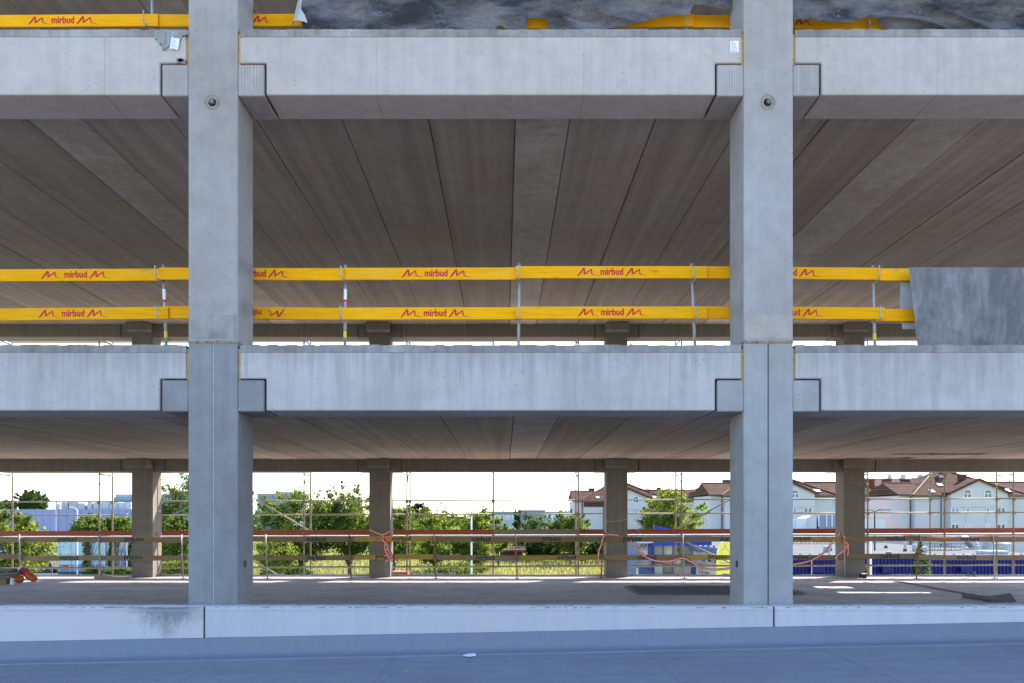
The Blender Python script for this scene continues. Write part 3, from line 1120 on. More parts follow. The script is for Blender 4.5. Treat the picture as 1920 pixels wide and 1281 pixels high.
# rear guardrail on the lower floor
RY = 24.22
pp = [-118, 38, 188, 342, 500, 657, 816, 968, 1129, 1282, 1436, 1583, 1721, 1864, 2020]
bay = ['leaving the picture at the left edge', 'left of the first rear column', 'crossing the first rear column', 'partly behind the left front column',
       'just right of the left front column', 'crossing the second rear column', 'midway in the open middle bay', 'just left of the third rear column',
       'crossing the third rear column', 'in front of the lime green sign', 'just right of the right front column', 'crossing the fourth rear column',
       'right of the small spruce', 'at the right edge of the picture']
up_let = [[('M', -5, 0)], [('M', 84, 0), ('T', 126, 0)], [('T', 252, 1), ('M', 294, 1)], [('T', 430, 0)], [('M', 552, 0), ('T', 593, 0)], [('M', 708, 0), ('T', 753, 0)],
          [('T', 902, 0)], [('T', 1034, 1)], [('T', 1186, 1), ('M', 1226, 1)], [('T', 1368, 0)], [('T', 1502, 1), ('M', 1546, 1)], [('M', 1638, 0), ('T', 1679, 0)],
          [('T', 1818, 0), ('M', 1771, 0)], [('M', 1906, 0), ('T', 1955, 0)]]
lo_let = [[('T', -60, 0)], [('M', 88, 0), ('T', 130, 0)], [('T', 250, 1), ('M', 291, 1)], [('M', 380, 0), ('T', 425, 0)], [('M', 552, 0), ('T', 593, 0)], [('T', 722, 1), ('M', 763, 1)],
          [('M', 869, 0), ('T', 910, 0)], [('M', 1021, 0), ('T', 1062, 0)], [('M', 1172, 0), ('T', 1213, 0)], [('T', 1345, 1)], [('T', 1498, 1), ('M', 1538, 1)], [('M', 1627, 0), ('T', 1668, 0)],
          [('M', 1771, 0), ('T', 1812, 0)], [('M', 1902, 0), ('T', 1950, 0)]]
up_y = [1012, 1012, 1012, 1011, 1011, 1010.5, 1011.5, 1011.5, 1011, 1011.5, 1010.5, 1010, 1010.5, 1011]
lo_y = [1043.5, 1046.5, 1046, 1046, 1045.5, 1044.5, 1046, 1045.5, 1045, 1046, 1045, 1043, 1045.5, 1045]
ochre_up, ochre_lo = {5, 10}, {5, 7, 9}
RG = 'weathered guard boards along the rear edge'
for i in range(len(bay)):
    e = [-.03, .012][i % 2]
    for row, ys, lets, oc in (('upper', up_y, up_let, ochre_up), ('lower', lo_y, lo_let, ochre_lo)):
        m = M_ochre if i in oc else M_brown
        cl = 'weathered yellow' if i in oc else 'weathered brown'
        board(pp[i] - 4, ys[i] + (.6 if i % 3 else -.5), pp[i + 1] + 5, ys[i] + (-.4 if i % 2 else .5), RY, .155, m, '%s %s rear guard board %s' % (cl, row, bay[i]), RG, lets[i], dy=e, style='far')
RPY = RY - .065
plab = [None, 'thin rear guardrail post by the orange sacks at left', 'thin rear guardrail post left of the first rear column', 'thin rear guardrail post beside the left front column',
        'thin rear guardrail post right of the left front column', 'rusty rear guardrail post left of the second rear column', 'rusty rear guardrail post right of the second rear column',
        'thin rear guardrail post in front of the bright meadow', 'leaning rusty rear guardrail post at the third rear column', 'thin rear guardrail post left of the right front column, tape over it',
        None, 'thin rear guardrail post at the edge of the fourth rear column', 'leaning thin rear guardrail post in front of the small spruce', 'thin rear guardrail post at the far right', None]
tops = {8: (1133.5, 998, 1126.5), 12: (1725, 1003, 1718)}
for i, lb in enumerate(plab):
    if lb is None:
        continue
    a, y_, b = tops.get(i, (pp[i] - 2, 1002, pp[i] + 1.5))
    post(a, y_, b, 0.0, RPY, lb, 'rear guardrail posts', M_rust if i in (5, 6, 7, 8, 12) else M_steel, (WZ(1011, RY), WZ(1045.5, RY)), r=.019)

# ================================================================== SCAFFOLD
sc = thing('scaffold', 'galvanised tube scaffold with red-brown toe boards outside the rear floor edge', 'scaffold', (0, 26.3, GZ))
IY, OY = 25.9, 26.78
inner = [-8, 186, 378, 570, 763, 924.5, 1084.5, 1278, 1471, 1627, 1771, 1900, 2090]
slope = -6.0 / 1920


def ly(y, px):
    return y + slope * px


for k, px in enumerate(inner):
    for Y, r in ((IY, .0265), (OY, .0265)):
        x = WX(px, IY)
        s = MB().tube((x, Y, GZ), (x, Y, 12.6), r, 8).build('standard', M_scaf, sc, smooth=True)
        mb = MB()
        for z in (WZ(ly(943, px), Y), WZ(ly(968, px), Y), WZ(ly(1065, px), Y), WZ(ly(1003, px), Y)):
            mb.tube((x, Y, z - .05), (x, Y, z + .05), .042, 8)
            mb.box(x - .05, x + .05, Y - .055, Y - .03, z - .03, z + .03)
        mb.build('coupler', M_scaf, s)
        if (k + (Y > 26)) % 3 == 0:
            MB().tube((x, Y, WZ(910, Y)), (x, Y, WZ(906, Y)), .028, 8).build('yellow_band', M_yel_tape, s)
    x = WX(px, IY)
    for z in (1.05, 3.24, 5.2, 7.62, 9.5):
        MB().tube((x, IY, z), (x, OY, z), .024, 8).build('transom', M_scaf, sc)
    if px not in (924.5,):
        for sg in (1, -1):
            MB().tube((x, IY, 2.85), (x, IY + .35 * sg if sg > 0 else IY, 3.2), .016, 6).build('bracket', M_scaf, sc)
for k in range(len(inner) - 1):
    a, b = WX(inner[k], IY), WX(inner[k + 1], IY)
    pa, pb = inner[k], inner[k + 1]
    for Y, y_ in ((OY, 941), (OY, 967), (IY, 1060 + 5), (OY, 1066)):
        za, zb = WZ(ly(y_, pa), Y), WZ(ly(y_, pb), Y)
        MB().tube((a, Y + .03, za), (b, Y + .03, zb), .0235, 8).build('ledger', M_scaf, sc, smooth=True)
    zt = (WZ(ly(993.5, pa), OY), WZ(ly(993.5, pb), OY))
    # toe board on the inner side
    tm = M_toe_grey if inner[k] == 924.5 else M_toe
    mb = MB()
    z0a, z0b = WZ(ly(1005.2, pa), IY), WZ(ly(1005.2, pb), IY)
    z1a, z1b = WZ(ly(996, pa), IY), WZ(ly(996, pb), IY)
    y0, y1 = IY - .06, IY - .03
    mb.add([(a + .02, y0, z0a), (b - .02, y0, z0b), (b - .02, y1, z0b), (a + .02, y1, z0a), (a + .02, y0, z1a), (b - .02, y0, z1b), (b - .02, y1, z1b), (a + .02, y1, z1a)],
           [(3, 2, 1, 0), (4, 5, 6, 7), (0, 1, 5, 4), (1, 2, 6, 5), (2, 3, 7, 6), (3, 0, 4, 7)])
    mb.build('toe_board', tm, sc)
    for j in range(2):
        ya, yb = IY - .02 + j * .44, IY - .02 + j * .44 + .40
        for zoff in (0.0, 2.14, 4.15, 6.50, 8.4):
            mb = MB().box(a + .03, b - .03, ya, yb, z0a - .075 + zoff, z0a - .02 + zoff)
            p = mb.build('deck_plank', M_deck, sc)
            if zoff == 0 and j == 0 and k in (0, 9, 11, 8):
                MB().box(a + (b - a) * .45, a + (b - a) * .45 + .3, ya - .004, ya - .001, z0a - .06, z0a - .035).build('red_tag', M_tape_red, p)
for (pxa, pya, pxb, pyb) in ((476, 934, 578, 994), (476, 1052, 530, 1084), (1272, 990, 1400, 920), (1285, 1016, 1400, 1070)):
    a, b = W(pxa, pya, OY + .09), W(pxb, pyb, OY + .09)
    MB().tube(a, b, .024, 8).build('brace', M_scaf, sc, smooth=True)

# ================================================================== TARPS


def interp(tbl, x):
    if x <= tbl[0][0]:
        return tbl[0][1]
    for (a, u), (b, v_) in zip(tbl[:-1], tbl[1:]):
        if x <= b:
            return u + (v_ - u) * (x - a) / (b - a)
    return tbl[-1][1]


def tarp(name, px0, px1, topz, bottom, Y, label, seed, nx=240, nz=44, amp=.12, left=None, mat=None):
    vs, fs = [], []
    for i in range(nx + 1):
        px = px0 + (px1 - px0) * i / nx
        zb = WZ(interp(bottom, px), Y)
        for j in range(nz + 1):
            v_ = j / nz
            z = zb + (topz - zb) * v_
            x = WX(px, Y)
            if left:
                x += left * (1 - v_) * max(0, 1 - i / nx * 6)
            u = x * .91 - z * .42            # folds run diagonally down to the right
            w_ = x * .42 + z * .91
            bend = .8 * mnoise.noise(Vector((x * .55, z * .8, seed)))
            big = mnoise.noise(Vector((u * .35 + seed, w_ * 1.5 + bend, seed * 3)))
            mid = (1 - abs(mnoise.noise(Vector((u * .7 + seed * 2, w_ * 2.6 + bend * 1.5, seed))))) ** 3
            sm = mnoise.fractal(Vector((x * 2.4, z * 3.0, seed + 5)), .9, 2.0, 3)
            dy = .05 + amp * (big * .9 + mid * .95 + sm * .2) * (0.55 + 0.45 * (1 - v_))
            dy = max(-.02, min(.16, dy))
            y = Y - .03 - dy
            z += (EYE + (CY - interp(bottom, px)) * y / F - zb) * (1 - v_)
            vs.append((x, y, z))
    for i in range(nx):
        for j in range(nz):
            a = i * (nz + 1) + j
            fs.append((a, a + nz + 1, a + nz + 2, a + 1))
    mb = MB().add(vs, fs)
    return mono(name, mb, mat or M_tarp, label, 'tarp', (WX((px0 + px1) / 2, Y), Y, topz), smooth=True)


TY = 11.19
t1 = tarp('tarpaulin', 570, 1400, 9.15, [(570, 56), (928, 56), (932, 50), (940, 47.5), (950, 56), (986, 56), (988, 34), (1022, 33), (1028, 56), (1125, 56), (1180, 46), (1240, 30), (1290, 27), (1294, 8), (1310, 10), (1340, 16), (1400, 18)], TY,
          'crumpled blue-grey tarp draped along the top between both front columns', 2.0)
for (px, zt_, zb_) in ((570, 0, 0),):
    # rolled white corner of the tarp
    mb = MB()
    n = 16
    ax, az = WX(567, TY), WZ(-8, TY)
    bx, bz = WX(567, TY), WZ(53, TY)
    vs = []
    for k in range(n + 1):
        q = math.pi * 1.25 * k / n - .35
        vs.append((bx - .115 * math.cos(q), TY - .09 - .085 * math.sin(q), bz + .01 * math.sin(q * 2)))
    vs2 = [(ax + .0 + .012 * math.cos(k), TY - .09 - .01 * math.sin(k), az) for k in range(n + 1)]
    mb.add(vs + vs2, [(k, k + 1, n + 2 + k, n + 1 + k) for k in range(n)])
    mb.build('turned_corner', M_tarp_back, t1, smooth=True)
tarp('tarpaulin', 1465, 1990, 9.15, [(1465, 34), (1500, 37), (1560, 41), (1585, 41), (1605, 36), (1618, 29), (1632, 28), (1638, 40), (1648, 49), (1662, 57), (1990, 57)], TY,
     'crumpled blue-grey tarp draped along the top right of the right front column', 9.0, nx=180)
t3 = tarp('tarpaulin', 1697, 2010, WZ(505, TY), [(1697, 650.5), (2010, 650.5)], TY, 'flat blue-grey tarp hanging over the yellow boards at right on middle floor', 17.0, nx=90, nz=50, amp=.03, left=.13, mat=M_tarp_flat)
mb = MB()
vs = []
n = 10
for k in range(n + 1):
    v_ = k / n
    y = 520 + (617 - 520) * v_
    xl = 1690 - 3 * math.sin(v_ * 3.1) + (2 if v_ > .7 else 0)
    vs += [W(xl, y, GY + .09), W(1716, y, GY + .10)]
mb.add(vs, [(2 * k, 2 * k + 2, 2 * k + 3, 2 * k + 1) for k in range(n)])
mb.build('pale_flap', M_tarp_back, t3)

# mortar crumbs on the beam tops
for lev, pts in ((0, [(0, 350, 40), (455, 1392, 70), (1495, 1915, 20)]), (1, [(20, 350, 16), (460, 1392, 20)])):
    rr = random.Random(40 + lev)
    mb = MB()
    z = 3.252 + LV * lev + .865
    for a, b, n in pts:
        for k in range(n):
            px = rr.uniform(a, b)
            x = WX(px, 10.56)
            if mnoise.noise(Vector((x * 1.3, lev * 5, 0))) < -.15:
                continue
            s_ = rr.uniform(.006, .02)
            y = rr.uniform(10.53, 10.9)
            mb.tube((x - s_, y, z), (x + s_, y + s_, z + s_ * .6), s_ * rr.uniform(.5, .9), 5)
    o = mb.build('mortar_rubble', M_mortar, None, org=(0, 10.6, z))
    o['kind'] = 'stuff'
    o['label'] = 'small crumbs of mortar left on top of the %s front beams' % ('lower', 'upper')[lev]

# ================================================================== THINGS ON THE LOWER FLOOR


def floor_pt(px, py):
    Y = EYE * F / (py - CY)
    return (WX(px, Y), Y)


# reinforcement mesh sheet
ax, ay = floor_pt(1166, 1101)
bx, by = floor_pt(1196, 1116.5)
t = thing('reinforcement_mesh', 'dark welded steel mesh mat lying flat on the concrete floor', 'steel mesh', (ax + 2, (ay + by) / 2, 0))
ya, yb = by, ay
xa, xb = ax + .05, ax + 4.0
for sh in range(2):
    mb = MB()
    ox, oy = sh * .10, sh * .035
    n = 20
    for k in range(n + 1):
        x = xa + (xb - xa) * k / n + ox
        mb.tube((x, ya, .012 + sh * .022), (x, yb + oy, .012 + sh * .022), .006, 5)
    for k in range(11):
        y = ya + (yb - ya) * k / 10 + oy
        mb.tube((xa + ox, y, .022 + sh * .022), (xb + ox, y, .022 + sh * .022), .006, 5)
    mb.build('bar_grid', M_mesh, t)
# timber batten near the first rear column
(xa, ya), (xb, yb) = floor_pt(179, 1084.5), floor_pt(239, 1088)
mb = MB()
d = Vector((xb - xa, yb - ya, 0)).normalized()
n_ = Vector((-d.y, d.x, 0)) * .05
p, q = Vector((xa, ya, 0.001)), Vector((xb, yb, 0.001))
mb.add([p - n_, q - n_, q + n_, p + n_] + [v_ + Vector((0, 0, .075)) for v_ in (p - n_, q - n_, q + n_, p + n_)], [(3, 2, 1, 0), (4, 5, 6, 7), (0, 1, 5, 4), (1, 2, 6, 5), (2, 3, 7, 6), (3, 0, 4, 7)])
mono('timber_batten', mb, M_batten, 'short brown timber batten on the floor left of the first rear column', 'batten', (xa, ya, 0), bevel=.004)
# battens and sacks at the left edge
bx_, by_ = floor_pt(-10, 1096)
for k, (dz, dy_, L, lab, mt) in enumerate(((.001, 0, .62, 'dark timber block under the stack of old boards at left', M_brown), (.16, .05, .78, 'grey old board lowest in the stack at left', M_batten_grey),
                                       (.255, .1, .86, 'grey old board in the middle of the stack at left', M_batten_grey), (.35, .06, .70, 'grey old board topmost on the stack at left', M_batten_grey))):
    h = .155 if k == 0 else .07
    mono('old_board', MB().box(bx_ - .3, bx_ - .3 + L, by_ + dy_, by_ + dy_ + (.3 if k else .18), dz, dz + h), mt, lab, 'board', (bx_, by_, dz), 'stack of old boards at left', bevel=.006)
mono('glass_jar', MB().tube((bx_ + .52, by_ - .06, .001), (bx_ + .52, by_ - .06, .15), .05, 12).tube((bx_ + .52, by_ - .06, .151), (bx_ + .52, by_ - .06, .17), .045, 12), M_white, 'small pale jar on the floor before the stacked boards', 'jar', (bx_ + .52, by_, 0))


def sack(pts, r, label):
    t = thing('plastic_sack', label, 'sack', (pts[0][0], pts[0][1], 0), 'orange plastic sacks by the board stack')
    n = 12
    names = ['white_end', 'magenta_sleeve', 'orange_body']
    mts = [M_white, M_magenta, M_orange]
    cuts = [(0, .14), (.14, .42), (.42, 1.0)]
    P = [Vector(p) for p in pts]
    def at(u):
        s_ = u * (len(P) - 1)
        i = min(int(s_), len(P) - 2)
        return P[i].lerp(P[i + 1], s_ - i)
    for nm, mt, (u0, u1) in zip(names, mts, cuts):
        mb = MB()
        m = 6
        vs = []
        for j in range(m + 1):
            u = u0 + (u1 - u0) * j / m
            c = at(u)
            d = (at(min(1, u + .05)) - at(max(0, u - .05))).normalized()
            a = d.orthogonal().normalized()
            b = d.cross(a)
            rr_ = r * (1 - .5 * abs(2 * u - 1) ** 6) * (1 + .07 * math.sin(u * 23))
            for k in range(n):
                q = 2 * math.pi * k / n
                vs.append(c + (a * math.cos(q) + b * math.sin(q) * .85) * rr_)
        fs = [(j * n + k, j * n + (k + 1) % n, (j + 1) * n + (k + 1) % n, (j + 1) * n + k) for j in range(m) for k in range(n)]
        fs += [tuple(range(n - 1, -1, -1)), tuple(range(m * n, m * n + n))]
        mb.add(vs, fs).build(nm, mt, t, smooth=True)
    return t


sx, sy = floor_pt(8, 1095)
sack([(sx + .0, sy + .10, .36), (sx + .18, sy + .08, .26), (sx + .35, sy + .0, .14), (sx + .55, sy - .05, .11)], .115, 'orange and magenta plastic sack slumped in front beside the board stack')
sack([(sx + .28, sy + .22, .42), (sx + .46, sy + .2, .33), (sx + .66, sy + .12, .19), (sx + .84, sy + .08, .105)], .11, 'larger orange and magenta plastic sack sliding off the pile to the right')
# felt roll on the right
(xa, ya), (xb, yb) = floor_pt(1806, 1120.5), floor_pt(1862, 1128)
(xc, yc) = floor_pt(1898, 1127)
mb = MB()
mb.tube((xa, ya, .05), (xb, yb, .05), .05, 10)
mb.add([(xb - .1, yb - .1, .01), (xc, yc - .15, .01), (xc + .05, yc + .15, .16), (xb, yb + .1, .11)], [(0, 1, 2, 3)])
mb.add([(xb - .3, yb - .12, .006), (xc, yc - .2, .006), (xc + .05, yc + .1, .012), (xb - .2, yb + .05, .012)], [(0, 1, 2, 3)])
mono('felt_roll', mb, M_felt, 'dark grey roll of felt lying on the floor at right', 'roll', (xa, ya, 0))
# plank strip crossing the floor on the right
(xa, ya), (xb, yb) = floor_pt(1680, 1090), floor_pt(1865, 1124)
mb = MB()
d = Vector((xb - xa, yb - ya, 0)).normalized()
n_ = Vector((-d.y, d.x, 0)) * .10
p, q = Vector((xa, ya, .002)), Vector((xb, yb, .002))
mb.add([p - n_, q - n_, q + n_, p + n_] + [v_ + Vector((0, 0, .012)) for v_ in (p - n_, q - n_, q + n_, p + n_)], [(3, 2, 1, 0), (4, 5, 6, 7), (0, 1, 5, 4), (1, 2, 6, 5), (2, 3, 7, 6), (3, 0, 4, 7)])
mono('rubber_strip', mb, M_rust, 'flat dark strip lying diagonally across the floor at right', 'strip', (xa, ya, 0))
# small bucket at column four
x, y = WX(1617, 24.35), 24.3
mb = MB().tube((x - .07, y, .078), (x + .09, y + .03, .07), .065, 12, r1=.08)
mono('bucket', mb, M_black, 'small black bucket tipped over at the foot of the fourth rear column', 'bucket', (x, y, 0))
# stubs at the rear floor edge
for px, lab in ((1815, 'short pale pipe stub at the rear floor edge, left of two'), (1827, 'taller pale pipe stub at the rear floor edge, right of two')):
    x = WX(px, 25.0)
    mono('pipe_stub', MB().tube((x, 25.0, 0.001), (x, 25.0, .10 if px < 1820 else .15), .03, 8), M_toe_grey, lab, 'pipe stub', (x, 25, 0), 'pipe stubs at the floor edge')
# litter and pebbles on the near roof
rr = random.Random(8)
mb = MB()
x, y = WX(880, 9.7), 9.7
z = roof_z(x)
mb.add([(x - .09, y, z + .01), (x, y - .06, z + .008), (x + .08, y - .02, z + .012), (x + .07, y + .06, z + .03), (x - .03, y + .07, z + .022)], [(0, 1, 4), (1, 3, 4), (1, 2, 3)])
mono('plastic_scrap', mb, M_white, 'small white scrap of plastic lying on the grey roof membrane', 'scrap', (x, y, z))
mb = MB()
for k in range(70):
    x, y = rr.uniform(-6.2, 6.2), rr.uniform(8.3, 9.85)
    s_ = rr.uniform(.004, .012)
    z = roof_z(x) - .003
    mb.tube((x, y, z), (x + s_, y + s_ * .6, z + s_ * .8), s_, 5, r1=s_ * .6)
o = mb.build('grit', M_mortar, None, org=(0, 9, .17))
o['kind'] = 'stuff'
o['label'] = 'loose grit scattered over the grey roof membrane'

# ================================================================== BARRIER TAPE


def ribbon(mb, pts, w=.035, up=(0, 0, 1)):
    P = [Vector(p) for p in pts]
    rows = []
    for i, p in enumerate(P):
        d = (P[min(i + 1, len(P) - 1)] - P[max(i - 1, 0)]).normalized()
        tw = .5 * math.sin(i * .9)
        n_ = Vector((0, -1, 0)).cross(d)
        if n_.length < .1:
            n_ = Vector((1, 0, 0))
        n_.normalize()
        n_ = (n_ + Vector((0, tw, 0))).normalized()
        rows.append([p + n_ * w * k for k in (-1, -.33, .33, 1)])
    n = len(mb.v)
    for r_ in rows:
        mb.v += [tuple(q) for q in r_]
    for i in range(len(rows) - 1):
        for k in range(3):
            a = n + i * 4 + k
            mb.f.append((a, a + 1, a + 5, a + 4))
            mb.m.append(1 if k == 1 else 0)


def spl(pts, n=14):
    out = []
    P = [Vector(p) for p in pts]
    for i in range(len(P) - 1):
        p0, p1, p2, p3 = P[max(i - 1, 0)], P[i], P[i + 1], P[min(i + 2, len(P) - 1)]
        for k in range(n):
            t = k / n
            out.append(.5 * ((2 * p1) + (-p0 + p2) * t + (2 * p0 - 5 * p1 + 4 * p2 - p3) * t * t + (-p0 + 3 * p1 - 3 * p2 + p3) * t ** 3))
    out.append(P[-1])
    return out


TM = [M_tape_red, M_tape_white]
Y4 = RY - .12
TG = 'red and white barrier tapes'
rr = random.Random(21)
mb = MB()
ribbon(mb, spl([W(692, 993, FY - .02), W(705, 999, FY - .05), W(716, 1003, FY - .1)]))
ribbon(mb, spl([W(735, 993, FY - .02), W(725, 1000, FY - .06), W(716, 1003, FY - .1)]))
for k in range(9):
    a, b = rr.uniform(-5, 5), rr.uniform(-7, 7)
    yb_ = rr.uniform(1036, 1056)
    ribbon(mb, spl([W(716, 1004, Y4), W(721 + a * .5, 1015, Y4 - .02), W(727 + b, 1030, Y4 - .03 * (k % 3)), W(733 + b * .8, yb_ - 6, Y4), W(728 + b + a * .3, yb_, Y4)], 6), .028)
mono('barrier_tape', mb, TM, 'bundle of red and white tape hanging from the second rear column', 'barrier tape', W(716, 1003, Y4), TG)
mb = MB()
ribbon(mb, spl([W(1122, 1060, Y4), W(1122, 1038, Y4), W(1127, 1022, Y4), W(1131, 1008, Y4), W(1138, 1003, Y4), W(1160, 1004, Y4 + .03)], 8), .03)
mono('barrier_tape', mb, TM, 'short red and white tape knotted on the leaning rusty post', 'barrier tape', W(1131, 1005, Y4), TG)
mb = MB()
ribbon(mb, spl([W(1182, 1014, Y4), W(1195, 1032, Y4), W(1212, 1045, Y4), W(1232, 1052, Y4 - .05), W(1258, 1052, Y4 - .05), W(1280, 1047, Y4 - .06), W(1296, 1054, Y4 - .05), W(1316, 1065, Y4), W(1345, 1068, Y4), W(1385, 1063, Y4), W(1430, 1060, Y4)], 8))
ribbon(mb, spl([W(1315, 1064, Y4 - .01), W(1317, 1071, Y4 - .02), W(1312, 1075, Y4 - .02)], 5), .03)
mono('barrier_tape', mb, TM, 'long red and white tape sagging from third rear column past the shop', 'barrier tape', W(1280, 1047, Y4), TG)
mb = MB()
ribbon(mb, spl([W(1575, 1000, FY - .1), W(1560, 1018, Y4), W(1543, 1038, Y4), W(1515, 1053, Y4), W(1480, 1059, Y4), W(1440, 1061, Y4)], 8))
mono('barrier_tape', mb, TM, 'red and white tape running from fourth rear column behind the right front column', 'barrier tape', W(1560, 1018, Y4), TG)
mb = MB()
for k in range(5):
    b = rr.uniform(-4, 4)
    ribbon(mb, spl([W(1583, 1005, Y4), W(1584 + b * .4, 1015, Y4 - .03), W(1588 + b, 1024, Y4 - .04), W(1586 + b, 1030 + 3 * k, Y4)], 6), .028)
ribbon(mb, spl([W(1588, 1027, Y4 - .02), W(1577, 1036, Y4 - .03), W(1568, 1045, Y4), W(1570, 1051, Y4)], 6), .03)
ribbon(mb, spl([W(1586, 1012, Y4 - .02), W(1590, 1030, Y4 - .03), W(1588, 1040, Y4)], 6), .03)
mono('barrier_tape', mb, TM, 'tangle of red and white tape knotted at the edge of fourth rear column', 'barrier tape', W(1583, 1010, Y4), TG)
mb = MB()
ribbon(mb, spl([W(1738, 1007, Y4), W(1790, 1008.5, Y4), W(1850, 1005.5, Y4), W(1890, 1004, Y4), W(1960, 1003, Y4)], 8), .02)
mono('barrier_tape', mb, TM, 'taut red and white tape along the upper guard board at far right', 'barrier tape', W(1790, 1008, Y4), TG)
mb = MB()
mb.path(spl([W(1137, 978, FY - .01), W(1160, 977, FY - .02), W(1177, 974, FY - .01), W(1188, 988, FY - .1), W(1206, 1003, RY - .03)], 6), .006, 5)
mono('string', mb, M_string, 'thin pale string tied round the third rear column', 'string', W(1160, 977, FY))

# ================================================================== BEYOND: BUILDINGS


def gable_front(mb, x0, x1, xa, zb, ze0, ze1, za, y0, y1):
    mb.prism([(x0, zb), (x1, zb), (x1, ze1), (xa, za), (x0, ze0)], y0, y1, 'y')


def window(par, x0, x1, z0, z1, y, panes=2, arched=False, pm=None, frame=.09):
    """frame box set in front of the wall plane y with recessed panes; arch on top"""
    pm = pm or M_pane
    mb = MB()
    d = .10
    cols = [x0 + (x1 - x0) * k / panes for k in range(panes + 1)]
    mb.box(x0 - frame, x0, y - d, y + .02, z0 - frame, z1 + frame)
    mb.box(x1, x1 + frame, y - d, y + .02, z0 - frame, z1 + frame)
    mb.box(x0, x1, y - d, y + .02, z0 - frame, z0)
    mb.box(x0, x1, y - d, y + .02, z1, z1 + frame)
    for c in cols[1:-1]:
        mb.box(c - frame * .7, c + frame * .7, y - d, y + .02, z0, z1)
    w = mb.build('window', M_frame, par)
    for a, b in zip(cols[:-1], cols[1:]):
        MB().box(a + .02, b - .02, y - .05, y - .01, z0 + .01, z1 - .01).build('pane', pm, w)
    MB().box(x0 - frame - .06, x1 + frame + .06, y - .2, y - .001, z0 - frame - .08, z0 - frame - .002).build('sill', M_frame, w)
    if arched:
        n = 12
        r_ = (x1 - x0) / 2
        cx_ = (x0 + x1) / 2
        zc_ = z1 + frame
        arc = [(cx_ + r_ * math.cos(math.pi * k / n), zc_ + r_ * .95 * math.sin(math.pi * k / n)) for k in range(n + 1)]
        MB().prism(arc, y - .05, y - .01, 'y').build('fanlight', pm, w)
        mb = MB()
        ro = r_ + frame
        for k in range(n):
            q0, q1 = math.pi * k / n, math.pi * (k + 1) / n
            mb.prism([(cx_ + r_ * math.cos(q0), zc_ + r_ * .95 * math.sin(q0)), (cx_ + ro * math.cos(q0), zc_ + ro * .95 * math.sin(q0)),
                      (cx_ + ro * math.cos(q1), zc_ + ro * .95 * math.sin(q1)), (cx_ + r_ * math.cos(q1), zc_ + r_ * .95 * math.sin(q1))], y - d, y + .02, 'y')
        mb.build('arch_frame', M_frame, w)
    return w


def chimney(par, x0, x1, y, z0, z1, mat=None, d=.9):
    mb = MB().box(x0, x1, y, y + d, z0, z1)
    c = mb.build('chimney', mat or M_brick, par)
    MB().box(x0 - .08, x1 + .08, y - .08, y + d + .08, z1 + .002, z1 + .16).build('chimney_cap', M_gutter, c)
    return c


